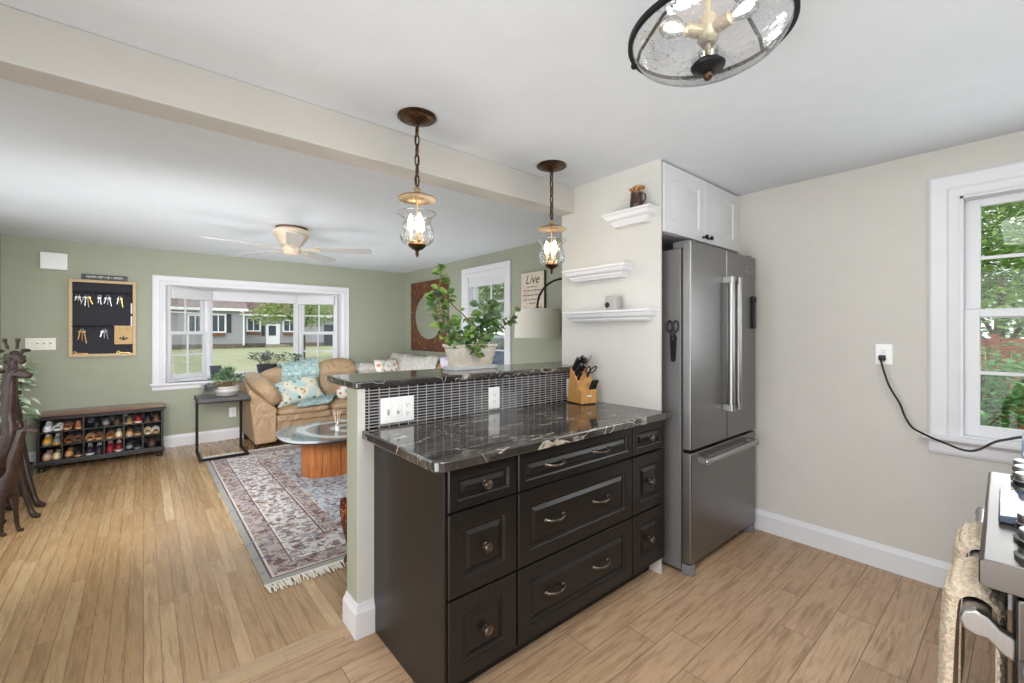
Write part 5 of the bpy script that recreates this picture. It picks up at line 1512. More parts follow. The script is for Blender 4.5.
# plant on the bar ledge
t = thing('potted_ivy', 'sprawling green vine in a white rectangular pot on the bar ledge', 'plant', (1.485, 2.12, 1.1182))
def rrect(cx, cy, hx, hy, z, e=7, n=40): return [(cx + hx * math.copysign(abs(cos(q)) ** (2 / e), cos(q)), cy + hy * math.copysign(abs(sin(q)) ** (2 / e), sin(q)), z) for q in [2 * pi * i / n for i in range(n)]]
cx, cy = 1.492, 2.145
MB().loops([rrect(cx, cy, a, b, z) for a, b, z in ((0.150, 0.062, 1.1185), (0.160, 0.070, 1.1195), (0.165, 0.074, 1.138), (0.156, 0.067, 1.138), (0.150, 0.062, 1.128))]).build('saucer', M['trim'], t, smooth=40)
MB().loops([rrect(cx, cy, a, b, z) for a, b, z in ((0.122, 0.052, 1.1285), (0.125, 0.055, 1.132), (0.153, 0.072, 1.245), (0.162, 0.078, 1.250), (0.163, 0.079, 1.266), (0.154, 0.071, 1.266), (0.150, 0.068, 1.245))]).build('pot', M['pot_white'], t, smooth=40)
MB().loops([rrect(cx, cy, 0.1525, 0.0705, 1.240), rrect(cx, cy, 0.152, 0.070, 1.247)]).build('soil', M['soil'], t)
st = MB(); fo = MB(); fd = MB()
rv = random.Random(31)
def vine(P, n, ls, spread, r0=0.003, dark=0.35, up=0.2):
    S = spline(P, 8)
    st.tube(S, r0, 6)
    for k in range(n):
        p = S[int(rv.uniform(0.12, 1) * (len(S) - 1))]
        a = rv.uniform(0, 2 * pi)
        d = Vector((cos(a), 0.8 * sin(a), rv.uniform(-.5, .6) + up)).normalized()
        b_ = p + d * spread * rv.random()
        l_ = ls * rv.uniform(.65, 1.2)
        (fd if rv.random() < dark else fo).leaf(b_, d, Vector((rv.uniform(-.5, .5), -1 + rv.random() * .6, rv.uniform(.2, 1))), l_, l_ * .78, 0.15, 0.15)
vine([(1.36, 2.12, 1.25), (1.27, 2.11, 1.33), (1.235, 2.10, 1.45), (1.245, 2.10, 1.56), (1.262, 2.10, 1.64), (1.255, 2.10, 1.69)], 34, 0.050, 0.012, dark=.05)
vine([(1.38, 2.12, 1.25), (1.30, 2.12, 1.36), (1.26, 2.11, 1.46), (1.25, 2.11, 1.53)], 38, 0.058, 0.03, dark=.3)
vine([(1.37, 2.11, 1.25), (1.33, 2.08, 1.34), (1.30, 2.08, 1.42), (1.27, 2.07, 1.55)], 26, 0.052, 0.02, dark=.1)
vine([(1.60, 2.12, 1.25), (1.52, 2.10, 1.33), (1.42, 2.09, 1.42), (1.34, 2.09, 1.48), (1.29, 2.09, 1.53)], 16, 0.045, 0.012, 0.004, dark=.1)
vine([(1.50, 2.12, 1.25), (1.53, 2.11, 1.36), (1.56, 2.10, 1.45), (1.57, 2.10, 1.50)], 52, 0.062, 0.05, dark=.75)
vine([(1.56, 2.12, 1.25), (1.59, 2.11, 1.36), (1.62, 2.10, 1.44)], 34, 0.058, 0.05, dark=.75)
vine([(1.58, 2.12, 1.25), (1.66, 2.10, 1.34), (1.72, 2.09, 1.39), (1.77, 2.09, 1.43), (1.80, 2.09, 1.49)], 30, 0.048, 0.012, dark=.4)
vine([(1.42, 2.10, 1.25), (1.45, 2.07, 1.30), (1.455, 2.05, 1.25), (1.45, 2.045, 1.20)], 34, 0.046, 0.02, dark=.15, up=-.2)
vine([(1.35, 2.1, 1.25), (1.37, 2.06, 1.31), (1.42, 2.05, 1.33)], 24, 0.05, 0.04, dark=.5)
vine([(1.5, 2.1, 1.25), (1.5, 2.05, 1.30), (1.54, 2.05, 1.33)], 26, 0.05, 0.05, dark=.5)
st.build('stem', M['stem'], t, smooth=60); fo.build('foliage', M['leaf'], t)
fd.build('dark_foliage', M['leaf_dark'], t)
MB().tube(spline([(1.365, 2.15, 1.24), (1.345, 2.15, 1.32), (1.325, 2.15, 1.42), (1.315, 2.15, 1.52)]), [0.011] * 24 + [0.008], 8).build('driftwood_stake', M['concrete'], t, smooth=60)

# ---------------------------------------------------------------- wall with the key board
t = thing('key_board', 'oak-framed black key organizer board hanging on the green wall', 'key rack', (-0.328, YN, 1.08))
BXa, BXb, BZa, BZb = -0.592, -0.064, 1.082, 1.895
MB().molding((BXa, BXb, BZa, BZb), [(0, 0.0), (0, 0.048), (0.026, 0.048), (0.026, 0.0)], lambda u, v, d: (u, YN - 0.0005 - d, v)).build('frame', M['light_frame'], t)
MB().box(BXa + .02, BXb - .02, YN - 0.016, YN - 0.001, BZa + .02, BZb - .02).build('backing', M['charcoal'], t)
for zr in (1.765, 1.405):
    rd = MB().tube([(BXa + 0.02, YN - 0.042, zr), (BXb - 0.02, YN - 0.042, zr)], 0.006, 8).build('rod', M['black_metal'], t, smooth=50)
    for k in range(7):
        xh = BXa + 0.07 + k * 0.065
        MB().tube([(xh, YN - 0.042, zr + 0.009), (xh, YN - 0.050, zr + 0.004), (xh, YN - 0.049, zr - 0.02), (xh, YN - 0.056, zr - 0.032), (xh, YN - 0.066, zr - 0.026)], 0.0026, 6).build('hook', M['black_metal'], rd, smooth=60)
def keys(x, zt, ln, mats, label, fat=1.0):
    t = thing('key_bunch', label, 'keys', (x, YN - 0.055, zt), 0, 'key bunches on the board')
    MB().tube([(x + 0.012 * cos(q), YN - 0.055, zt - 0.012 + 0.012 * sin(q)) for q in [2 * pi * i / 14 for i in range(14)]], 0.0016, 6, closed=True).build('ring', M['silver'], t, smooth=60)
    for k, mm in enumerate(mats):
        dx = (k - (len(mats) - 1) / 2) * 0.013 * fat
        z0_ = zt - 0.022
        mb = MB()
        mb.prism([(x + dx + 0.010 * fat * cos(q), z0_ - 0.008 + 0.010 * sin(q)) for q in [2 * pi * i / 12 for i in range(12)]], YN - 0.056 - k * .003, YN - 0.0537 - k * .003, 'y')
        e = ln * (0.7 + 0.3 * ((k * 7) % 3) / 2)
        mb.prism([(x + dx - 0.003 * fat, z0_ - 0.015), (x + dx + 0.003 * fat, z0_ - 0.015), (x + dx * 1.9 + 0.004 * fat, z0_ - e), (x + dx * 1.9 - 0.002 * fat, z0_ - e)], YN - 0.056 - k * .003, YN - 0.0537 - k * .003, 'y')
        mb.build('key', M[mm], t)
H1 = 1.765 - 0.030; H2 = 1.405 - 0.030
keys(BXa + .07, H1, 0.06, ['silver', 'key_cream', 'silver'], 'small bunch of silver keys at the start of the top rod')
keys(BXa + .135, H1, 0.11, ['key_cream', 'silver', 'key_cream', 'gold'], 'long cream and brass key bunch, second on the top rod', 1.2)
keys(BXa + .233, H1, 0.09, ['silver', 'silver'], 'narrow long silver keys in the middle of the top rod')
keys(BXa + .298, H1, 0.09, ['silver', 'key_grey', 'silver'], 'white and silver key bunch right of the middle of the top rod', 1.2)
keys(BXa + .395, H1, 0.10, ['silver', 'black_plastic', 'gold'], 'black and yellow key bunch at the end of the top rod')
keys(BXa + .10, H2, 0.13, ['burlap', 'dried', 'burlap'], 'tan keyring with ear-shaped tags on the lower rod', 1.3)
keys(BXa + .27, H2, 0.09, ['silver', 'key_grey', 'black_plastic'], 'silver key and black fob beside the tan pouch', 1.3)
t = thing('pouch', 'tan fabric pouch with black fleur emblem on the key board', 'pouch', (-0.155, YN - 0.03, 1.22))
xa, xb, za, zb = -0.243, -0.090, 1.208, 1.412
MB().loops([[(xa, YN - 0.020, za), (xb, YN - 0.020, za), (xb, YN - 0.020, zb), (xa, YN - 0.020, zb)], [(xa, YN - 0.048, za), (xb, YN - 0.048, za), (xb, YN - 0.040, zb), (xa, YN - 0.040, zb)]]).build('body', M['burlap'], t, bevel=0.005)
MB().prism([(xa - .002, zb), (xb + .002, zb), (xb - .02, zb - 0.055), ((xa + xb) / 2, zb - 0.065), (xa + .02, zb - 0.055)], YN - 0.052, YN - 0.047, 'y').build('flap', M['burlap'], t)
mb = MB(); c_ = (xa + xb) / 2; z_ = za + .062
mb.prism([(c_, z_ + .035), (c_ + .011, z_ + .008), (c_ + .005, z_ - .008), (c_, z_ - .030), (c_ - .005, z_ - .008), (c_ - .011, z_ + .008)], YN - .0495, YN - .047, 'y')
for s_ in (-1, 1):
    mb.prism([(c_ + s_ * .006, z_ - .006), (c_ + s_ * .022, z_ + .020), (c_ + s_ * .040, z_ + .004), (c_ + s_ * .028, z_ - .008), (c_ + s_ * .026, z_ + .004), (c_ + s_ * .014, z_ - .012)], YN - .0495, YN - .047, 'y')
mb.box(c_ - .02, c_ + .02, YN - .0495, YN - .047, z_ - .014, z_ - .008)
mb.build('fleur_emblem', M['slot'], t)
for zz, lb in ((1.60, 'white marker clipped high on the right side of the key board'), (1.46, 'white marker clipped low on the right side of the key board')):
    t = thing('marker', lb, 'marker', (-0.101, YN - 0.03, zz), 0)
    MB().tube([(-0.101, YN - 0.026, zz - 0.055), (-0.101, YN - 0.026, zz + 0.03)], 0.008, 10).build('barrel', M['white_plastic'], t, smooth=50)
    MB().tube([(-0.101, YN - 0.026, zz + 0.03), (-0.101, YN - 0.026, zz + 0.06)], 0.0086, 10).build('marker_cap', M['white_plastic'], t, smooth=50)
for xk, lb in ((-0.50, 'brass key lying at the bottom left of the key board'), (-0.16, 'ornate brass key lying at the bottom right of the key board')):
    t = thing('old_key', lb, 'key', (xk, YN - 0.03, 1.109))
    MB().tube([(xk - 0.05 + 0.013 * cos(q), YN - 0.03, 1.122 + 0.013 * sin(q)) for q in [2 * pi * i / 14 for i in range(14)]], 0.003, 6, closed=True).build('bow', M['gold'], t, smooth=60)
    MB().tube([(xk - 0.037, YN - 0.03, 1.120), (xk + 0.05, YN - 0.03, 1.114)], 0.003, 6).box(xk + 0.036, xk + 0.041, YN - .032, YN - .028, 1.109, 1.118).build('shaft', M['gold'], t, smooth=50)
t = thing('word_sign', 'narrow black sign with white capitals above the key board', 'sign', (-0.318, YN, 1.90))
MB().box(-0.500, -0.136, YN - 0.022, YN - 0.0005, 1.905, 1.957).build('board', M['black_plastic'], t, bevel=0.002)
text_mesh('lettering', 'OUR NEST IS BEST  A  BIT  I  COMPLETE', 0.030, lambda a, b, c: (-0.318 + a, YN - 0.0222 - c, 1.931 + b), M['white_ink'], t, sx=0.56)
t = thing('door_chime', 'white slatted door chime box high on the green wall', 'door chime', (-0.697, YN, 1.98))
MB().box(-0.796, -0.600, YN - 0.058, YN - 0.0005, 1.982, 2.152).build('body', M['white_plastic'], t, bevel=0.006)
mb = MB()
for k in range(9): mb.box(-0.775, -0.608, YN - 0.068, YN - 0.057, 1.995 + k * .0165, 2.004 + k * .0165)
mb.build('louvers', M['white_plastic'], t)

# shoe bench
t = thing('shoe_bench', 'low black bench with shoe cubbies and brown leather top', 'bench', (-0.30, 6.25, 0))
bx0, bx1, by0, by1 = -0.775, 0.165, 6.06, 6.44
mb = MB()
mb.box(bx0, bx0 + .02, by0, by1, 0.07, 0.505); mb.box(bx1 - .02, bx1, by0, by1, 0.07, 0.505)
mb.box(bx0, bx1, by1 - .012, by1, 0.07, 0.505)
mb.box(bx0, bx1, by0, by1, 0.07, 0.105); mb.box(bx0, bx1, by0, by1, 0.492, 0.512)
mb.build('carcass', M['bench_black'], t, bevel=0.002)
MB().prism([(by0 - .02, 0.062), (by0, 0.062), (by0, 0.10), (by0 - .008, 0.10), (by0 - .014, 0.088), (by0 - .02, 0.082)], bx0 - .012, bx1 + .012, 'x').build('base_molding', M['bench_black'], t)
mb = MB()
cw = (bx1 - bx0 - 0.04) / 6
for z in (0.235, 0.368): mb.box(bx0 + .02, bx1 - .02, by0 + .004, by1 - .01, z, z + .012)
for k in range(1, 6):
    mb.box(bx0 + .02 + k * cw - .006, bx0 + .02 + k * cw + .006, by0 + .005, by1 - .01, 0.105, 0.370 if k % 2 else 0.493)
mb.build('divider', M['bench_black'], t)
MB().box(bx0 - .02, bx1 + .02, by0 - .022, by1 + .005, 0.511, 0.526).build('top_frame', M['bench_black'], t, bevel=0.004)
mb = MB(); rbox(mb, ((bx0 + bx1) / 2, (by0 + by1) / 2 - .006, 0.532), (bx1 - bx0 + .036, by1 - by0 + .024, 0.05), 12, None, 48, 10, 2.2); mb.build('leather_top', M['bench_top'], t, smooth=70)
for fx in (bx0 + .03, bx1 - .03):
    for fy in (by0 + .03, by1 - .03):
        MB().lathe([(0.0001, 0), (0.026, 0), (0.030, 0.012), (0.022, 0.03), (0.036, 0.055), (0.040, 0.071), (0.0001, 0.071)], (fx, fy, 0), 16).build('foot', M['bench_black'], t, smooth=40)
def colm(name, c):
    if name not in M: M[name] = mat(name, c, 0.6)
    return M[name]
def shoe(x, z, kind, mcol, solecol, label, y=None, w=0.066, l=0.235, toe=True, h=0.06, grp=None, tilt=0.0):
    h = min(h * 1.12, 0.085) if kind == 'flat' else h * 1.05
    """one shoe lying toe (or heel) outward in a cubby"""
    y = by0 + 0.018 if y is None else y
    t = thing('shoe' if kind != 'sandal' else 'sandal', label, 'shoe', (x, y, z), 0, grp)
    st_ = [0, .04, .12, .25, .45, .65, .85, .96, 1.0]
    wd_ = [.25, .55, .85, 1.0, .92, .78, .80, .66, .4]
    ht_ = {'flat': [.25, .42, .55, .6, .45, .45, .75, .85, .8], 'sneaker': [.35, .6, .75, .85, 1.1, 1.25, 1.35, 1.35, 1.2], 'boot': [.4, .7, .9, 1.0, 1.2, 1.5, 1.7, 1.7, 1.6], 'sandal': None}[kind]
    def yy(s): return l * s if toe else l * (1 - s)
    so = MB(); L = []
    for s, q in zip(st_, wd_):
        a = w / 2 * q * 1.06
        L.append([(-a, yy(s), 0), (a, yy(s), 0), (a, yy(s), 0.016), (-a, yy(s), 0.016)])
    so.loops(L)
    if kind == 'sandal':
        so.build('sole', M[solecol] if solecol in M else solecol, t, w=False, bevel=0.003)
        for s in (0.26, 0.42, 0.80):
            a = w / 2 * 0.95
            MB().tube([(-a, yy(s), 0.012), (-a * .8, yy(s), 0.035), (0, yy(s), 0.048), (a * .8, yy(s), 0.035), (a, yy(s), 0.012)], 0.006, 6, sx=2.0).build('strap', M[mcol], t, smooth=60, w=False)
        if h > .06: MB().box(-w * .36, w * .36, min(yy(.72), yy(1)), max(yy(.72), yy(1)), -0.0, 0.03).build('heel', M[solecol], t, w=False)
        return t
    so.build('sole', M[solecol], t, w=False)
    up_ = MB(); L = []
    for s, q, hq in zip(st_, wd_, ht_):
        a = w / 2 * q; hh = h * hq
        L.append([(a * cos(pi * i / 10), yy(s), 0.015 + hh * sin(pi * i / 10) ** 0.8) for i in range(11)])
    up_.loops(L)
    u_ = up_.build('upper', M[mcol], t, smooth=60, w=False)
    if kind in ('flat', 'sneaker', 'boot'):
        s = 0.80; hh = h * (ht_[6]) + 0.004
        MB().lathe([(0.0001, 0), (w * .30, 0), (w * .34, 0.006), (w * .28, 0.008), (0.0001, 0.004)], (0, yy(.78), hh + 0.004), 14, sy=1.8).build('opening', M['slot'], u_, smooth=50, w=False)
    if kind == 'sneaker':
        mb = MB()
        for k in range(4):
            s = 0.36 + k * .075; a = w / 2 * .5; zc = 0.016 + h * (0.95 + k * .09)
            mb.tube([(-a, yy(s), zc - .006), (0, yy(s + .01), zc + .002), (a, yy(s), zc - .006)], 0.0026, 5)
        mb.build('laces', M['white_plastic'], u_, w=False)
    return t
for nm, c in (('shoe_white', (232, 230, 226)), ('shoe_brown', (142, 88, 54)), ('shoe_tan', (206, 152, 106)), ('shoe_yellow', (222, 168, 66)), ('shoe_grey', (136, 136, 134)), ('shoe_black', (38, 36, 38)), ('shoe_beige', (206, 180, 156)), ('shoe_red', (142, 38, 46)), ('shoe_plum', (58, 44, 56)), ('shoe_cream', (232, 214, 176)), ('shoe_dark_brown', (84, 62, 50)), ('shoe_olive', (120, 100, 66))):
    colm(nm, c)
def cellx(k, o): return bx0 + .02 + (k + 0.5) * cw + o
z1_, z2_, z3_ = 0.381, 0.248, 0.106
a = 0.034
shoe(cellx(0, -.03), z1_, 'sneaker', 'shoe_white', 'shoe_white', 'white sneaker in the top row at the near end of the bench', h=.05)
shoe(cellx(0, .04), z1_, 'sandal', 'shoe_white', 'shoe_white', 'white strappy sandal beside the white sneaker on the top row')
shoe(cellx(1, -.045), z1_, 'sandal', 'shoe_brown', 'shoe_tan', 'brown wedge sandal in the first wide cubby of the top row', h=.07)
shoe(cellx(1, .035), z1_, 'flat', 'shoe_brown', 'shoe_tan', 'chestnut brown shoe at the divider of the first top cubby', toe=False, h=.075)
shoe(cellx(2, .015), z1_, 'flat', 'shoe_black', 'shoe_black', 'black flat deep in the middle top cubby', y=by0 + .05, h=.05)
shoe(cellx(2, .085), z1_, 'flat', 'shoe_grey', 'shoe_dark_brown', 'grey slipper in the middle top cubby', h=.06)
shoe(cellx(3, .02), z1_, 'flat', 'shoe_dark_brown', 'shoe_dark_brown', 'dark brown loafer in the middle top cubby', h=.065)
shoe(cellx(3, .052) + .032, z1_, 'sneaker', 'shoe_black', 'shoe_grey', 'black shoe at the end of the middle top cubby', w=.055, h=.06)
shoe(cellx(4, -.035), z1_, 'flat', 'shoe_olive', 'shoe_tan', 'round-toed olive brown clog in the last top cubby', h=.085, w=.066)
shoe(cellx(4, .038), z1_, 'flat', 'shoe_red', 'shoe_cream', 'round-toed red and brown clog in the last top cubby', h=.08, w=.066)
shoe(cellx(5, -.035), z1_, 'flat', 'shoe_black', 'shoe_dark_brown', 'round-toed black clog in the last top cubby', h=.085, w=.066)
shoe(cellx(5, .036), z1_, 'flat', 'shoe_dark_brown', 'shoe_brown', 'round-toed dark brown clog at the far end of the top row', h=.09, w=.064)
shoe(cellx(0, -a), z2_, 'sneaker', 'shoe_yellow', 'shoe_grey', 'yellow and grey sneaker at the near end of the middle row', h=.055)
shoe(cellx(0, a), z2_, 'sneaker', 'shoe_grey', 'shoe_yellow', 'grey sneaker with yellow sole in the middle row', h=.055)
shoe(cellx(1, -a), z2_, 'sandal', 'shoe_brown', 'shoe_brown', 'brown strappy sandal nearest the sneakers in the middle row')
shoe(cellx(1, a), z2_, 'sandal', 'shoe_brown', 'shoe_dark_brown', 'brown strappy sandal with dark sole in the middle row', toe=False)
shoe(cellx(2, -a), z2_, 'sandal', 'shoe_tan', 'shoe_tan', 'tan sandal with toe outward in the third middle cubby')
shoe(cellx(2, a), z2_, 'sandal', 'shoe_brown', 'shoe_tan', 'tan sandal with brown straps in the third middle cubby')
shoe(cellx(3, -a), z2_, 'sandal', 'shoe_brown', 'shoe_tan', 'brown strappy sandal left of the cream heel')
shoe(cellx(3, a), z2_, 'flat', 'shoe_cream', 'shoe_tan', 'cream closed shoe in the fourth middle cubby', h=.075)
shoe(cellx(4, -a), z2_, 'flat', 'shoe_tan', 'shoe_beige', 'tan leather mule in the fifth middle cubby', h=.055)
shoe(cellx(4, a), z2_, 'sandal', 'shoe_black', 'shoe_tan', 'tan sandal with black straps in the fifth middle cubby')
shoe(cellx(5, -a), z2_, 'sandal', 'shoe_cream', 'shoe_cream', 'cream sandal in the last middle cubby')
shoe(cellx(5, a), z2_, 'sandal', 'shoe_white', 'shoe_tan', 'white strappy tan sandal at the far end of the middle row')
shoe(cellx(0, -a), z3_, 'flat', 'shoe_beige', 'shoe_tan', 'beige pointed flat at the near end of the bottom row', h=.075)
shoe(cellx(0, a), z3_, 'flat', 'shoe_cream', 'shoe_beige', 'cream pointed flat beside the beige one on the bottom row', h=.07)
shoe(cellx(1, -a), z3_, 'flat', 'shoe_tan', 'shoe_dark_brown', 'tan flat in the second bottom cubby', h=.075)
shoe(cellx(1, a), z3_, 'flat', 'shoe_black', 'shoe_tan', 'black flat with tan sole in the second bottom cubby', h=.07)
shoe(cellx(2, -a), z3_, 'sneaker', 'shoe_plum', 'shoe_white', 'dark plum sneaker with white sole in the bottom row', h=.06)
shoe(cellx(2, a), z3_, 'sneaker', 'shoe_plum', 'shoe_plum', 'all dark plum sneaker in the bottom row', h=.06)
shoe(cellx(3, -a), z3_, 'sneaker', 'shoe_red', 'shoe_red', 'red sneaker in the bottom row', h=.065)
shoe(cellx(3, a), z3_, 'sneaker', 'shoe_red', 'shoe_white', 'red sneaker with white sole in the bottom row', h=.06)
shoe(cellx(4, -a), z3_, 'flat', 'shoe_grey', 'shoe_black', 'grey flat in the fifth bottom cubby', h=.05)
shoe(cellx(4, a), z3_, 'flat', 'shoe_black', 'shoe_grey', 'black flat with grey sole in the fifth bottom cubby', h=.05)
shoe(cellx(5, 0), z3_, 'boot', 'shoe_dark_brown', 'shoe_black', 'dark ankle boot alone in the last bottom cubby', h=.055, w=.075)

# giraffe statues
def skin(name, chains, m, parent, sub=2):
    """one continuous skinned surface from joint chains; joints given by name share a vertex"""
    V = []; E_ = []; rad = []; idx = {}
    for ch in chains:
        prev = None
        for key, p, r in ch:
            if key in idx: i = idx[key]
            else:
                i = len(V); idx[key] = i; V.append(tuple(p)); rad.append(r)
            if prev is not None: E_.append((prev, i))
            prev = i
    off = parent.location
    me = bpy.data.meshes.new(name)
    me.from_pydata([tuple(Vector(v) - off) for v in V], E_, [])
    ob = bpy.data.objects.new(name, me); COL.objects.link(ob); ob.parent = parent
    md = ob.modifiers.new('skin', 'SKIN'); md.use_smooth_shade = True
    lay = me.skin_vertices[0] if me.skin_vertices else None
    if lay is None:
        bpy.context.view_layer.objects.active = ob
        lay = me.skin_vertices.new() if hasattr(me.skin_vertices, 'new') else me.skin_vertices[0]
    for i, r in enumerate(rad):
        lay.data[i].radius = (r, r) if not isinstance(r, tuple) else r
    lay.data[0].use_root = True
    sd = ob.modifiers.new('smooth', 'SUBSURF'); sd.levels = sub; sd.render_levels = sub
    me.materials.append(m)
    return ob
def giraffe(label, base, face, S, lean, head_dir, front_steps, rear_steps, body_len=0.30, group=None):
    """base: point between the fore hooves; face: unit direction the body faces; S: height to the head"""
    f = Vector((face[0], face[1], 0)).normalized(); s = Vector((-f.y, f.x, 0)); u = Vector((0, 0, 1))
    b = Vector(base)
    t = thing('giraffe_statue', label, 'statue', (b.x, b.y, 0))
    def P(a, c, z): return b + f * (a * S) + s * (c * S) + u * (z * S)
    hd = Vector((head_dir[0], head_dir[1], head_dir[2])).normalized()
    hp = P(lean, 0, 0.95)
    hs = hd.cross(u).normalized()
    bl = body_len
    ch = [
        [('belly', P(-bl * .5, 0, .43), .062 * S), ('chest', P(-.02, 0, .44), .070 * S), ('nb', P(.03, 0, .53), .046 * S), ('n1', P(lean * .4, 0, .67), .034 * S), ('n2', P(lean * .75, 0, .81), .027 * S), ('n3', P(lean, 0, .92), .023 * S), ('hd', hp + hd * .025 * S, .031 * S), ('mz', hp + hd * .085 * S - u * .012 * S, .024 * S), ('ns', hp + hd * .125 * S - u * .020 * S, .017 * S)],
        [('belly', None, 0), ('rump', P(-bl, 0, .42), .07 * S), ('tl', P(-bl - .06, 0, .40), .018 * S), ('t2', P(-bl - .08, 0, .28), .009 * S), ('t3', P(-bl - .075, 0, .22), .014 * S)],
    ]
    for k, (dx, dy) in enumerate(front_steps):
        c = (.035, -.035)[k]
        ch.append([('chest', None, 0), ('fs%d' % k, P(.0 + dx * .1, c * 1.3, .36), .034 * S), ('fk%d' % k, P(dx * .55, c + dy * .5, .19), .018 * S), ('fa%d' % k, P(dx * .9, c + dy * .9, .05), .015 * S), ('fh%d' % k, P(dx + .005, c + dy, .017), .020 * S), ('fz%d' % k, P(dx + .05, c + dy, .011), .014 * S)])
    for k, (dx, dy) in enumerate(rear_steps):
        c = (.035, -.035)[k]
        ch.append([('rump', None, 0), ('rs%d' % k, P(-bl + .01, c * 1.3, .34), .045 * S), ('rk%d' % k, P(-bl - .03 + dx * .5, c + dy * .5, .20), .019 * S), ('ra%d' % k, P(-bl - .005 + dx * .9, c + dy * .9, .05), .015 * S), ('rh%d' % k, P(-bl + dx, c + dy, .017), .020 * S), ('rz%d' % k, P(-bl + dx + .05, c + dy, .011), .014 * S)])
    skin('body', ch, M['giraffe'], t)
    for k in (-1, 1):
        MB().tube([hp + hs * (k * .02 * S) + u * .02 * S, hp + hs * (k * .027 * S) + u * .058 * S - hd * .012 * S], [.008 * S, .007 * S], 8).sphere(hp + hs * (k * .028 * S) + u * .066 * S - hd * .014 * S, .0125 * S, 10, 8).build('horn', M['giraffe'], t, smooth=60)
        mb = MB(); e0 = hp + hs * (k * .03 * S) + u * .008 * S
        mb.sq(e0 + hs * (k * .028 * S), (.026 * S, .007 * S, .011 * S), 2, Matrix((hs * k, hd, u)).transposed(), 12, 8)
        mb.build('ear', M['giraffe'], t, smooth=60)
        MB().sphere(hp + hd * .05 * S + hs * (k * .026 * S) + u * .012 * S, .007 * S, 8, 6).build('eye', M['black_plastic'], t, smooth=60)
    mb = MB(); L = []
    for a_, z in ((lean * .02 + .0, .60), (lean * .4 - .035, .70), (lean * .75 - .028, .83), (lean - .024, .94)):
        p = P(a_, 0, z); L.append([p + f * -.02 * S + s * .006 * S, p + f * .02 * S + s * .008 * S, p + f * .02 * S - s * .008 * S, p - f * .02 * S - s * .006 * S])
    mb.loops(L); mb.build('mane', M['giraffe'], t, smooth=60)
    return t
DR = (0.7635, -0.6458)
giraffe('tall dark wooden giraffe statue facing into the room with head turned right', (-0.735, 4.66, 0), DR, 1.11, 0.03, (0.7635, -0.6458, -0.05), ((0.10, 0.02), (-0.02, 0.0)), ((0.02, 0.02), (0.0, -0.02)), 0.24)
giraffe('tallest dark giraffe statue behind, its face turned to the viewer', (-0.775, 4.97, 0), DR, 1.25, 0.02, (0.5, -0.85, -0.35), ((0.13, 0.0), (0.0, 0.02)), ((0.02, 0.02), (0.0, -0.02)), 0.2)
giraffe('small dark young giraffe statue standing in front of the tall ones', (-0.68, 4.345, 0), DR, 0.735, 0.13, (0.80, -0.58, -0.08), ((0.01, 0.03), (-0.03, 0.0)), ((0.02, 0.03), (-0.04, -0.02)), 0.22)

t = thing('potted_rubber_plant', 'variegated green and white leafy plant behind the giraffe statues', 'plant', (-0.83, 5.36, 0))
MB().lathe([(0.0001, 0), (0.10, 0), (0.14, 0.22), (0.145, 0.24), (0.13, 0.24), (0.12, 0.2), (0.0001, 0.2)], (0, 0, 0), 32).build('pot', M['pot_dark'], t, smooth=40, w=False)
st = MB(); fo = MB(); rv = random.Random(17)
for k in range(9):
    a = rv.uniform(0, 2 * pi)
    P_ = spline([(0.03 * cos(a), 0.03 * sin(a), 0.2), (0.05 * cos(a), 0.05 * sin(a), 0.6), (0.07 * cos(a), 0.09 * sin(a), rv.uniform(0.85, 1.05)), (0.11 * cos(a), 0.12 * sin(a), rv.uniform(1.0, 1.15))], 8)
    st.tube(P_, 0.006, 6)
    for j in range(20):
        p = P_[int(rv.uniform(0.3, 1) * (len(P_) - 1))]
        b = rv.uniform(0, 2 * pi)
        d = Vector((cos(b), sin(b), rv.uniform(-.4, .4)))
        fo.leaf(p, d, Vector((0, 0, 1)), rv.uniform(0.08, 0.11), rv.uniform(0.035, 0.045), 0.2, 0.2)
for z in (0.60, 0.66, 0.72, 0.80, 0.88, 0.95):
    p = Vector((0.02, -0.02, z)); st.tube([(0, 0, z - .08), tuple(p)], 0.004, 5)
    for j in range(5):
        b = rv.uniform(-pi / 2 - .7, .4); d = Vector((cos(b), sin(b), rv.uniform(-.3, .4)))
        fo.leaf(p + d * .03, d, Vector((0, 0, 1)), rv.uniform(0.10, 0.15), rv.uniform(0.04, 0.05), 0.2, 0.25)
st.build('stem', M['bark'], t, smooth=60, w=False)
fo.build('foliage', M['leaf_var'], t, w=False)

# ---------------------------------------------------------------- outside
GZ = -0.3
struct('lawn', MB().box(-80, 120, YN + 0.45, 140, GZ - 0.1, GZ), M['lawn'])
struct('lawn_side', MB().box(XE + T + 0.02, 90, -40, YN + 0.45, GZ - 0.1, GZ), M['lawn'])
struct('path', MB().box(-30, 60, 13.0, 16.5, GZ - 0.05, GZ + 0.006), M['path'])

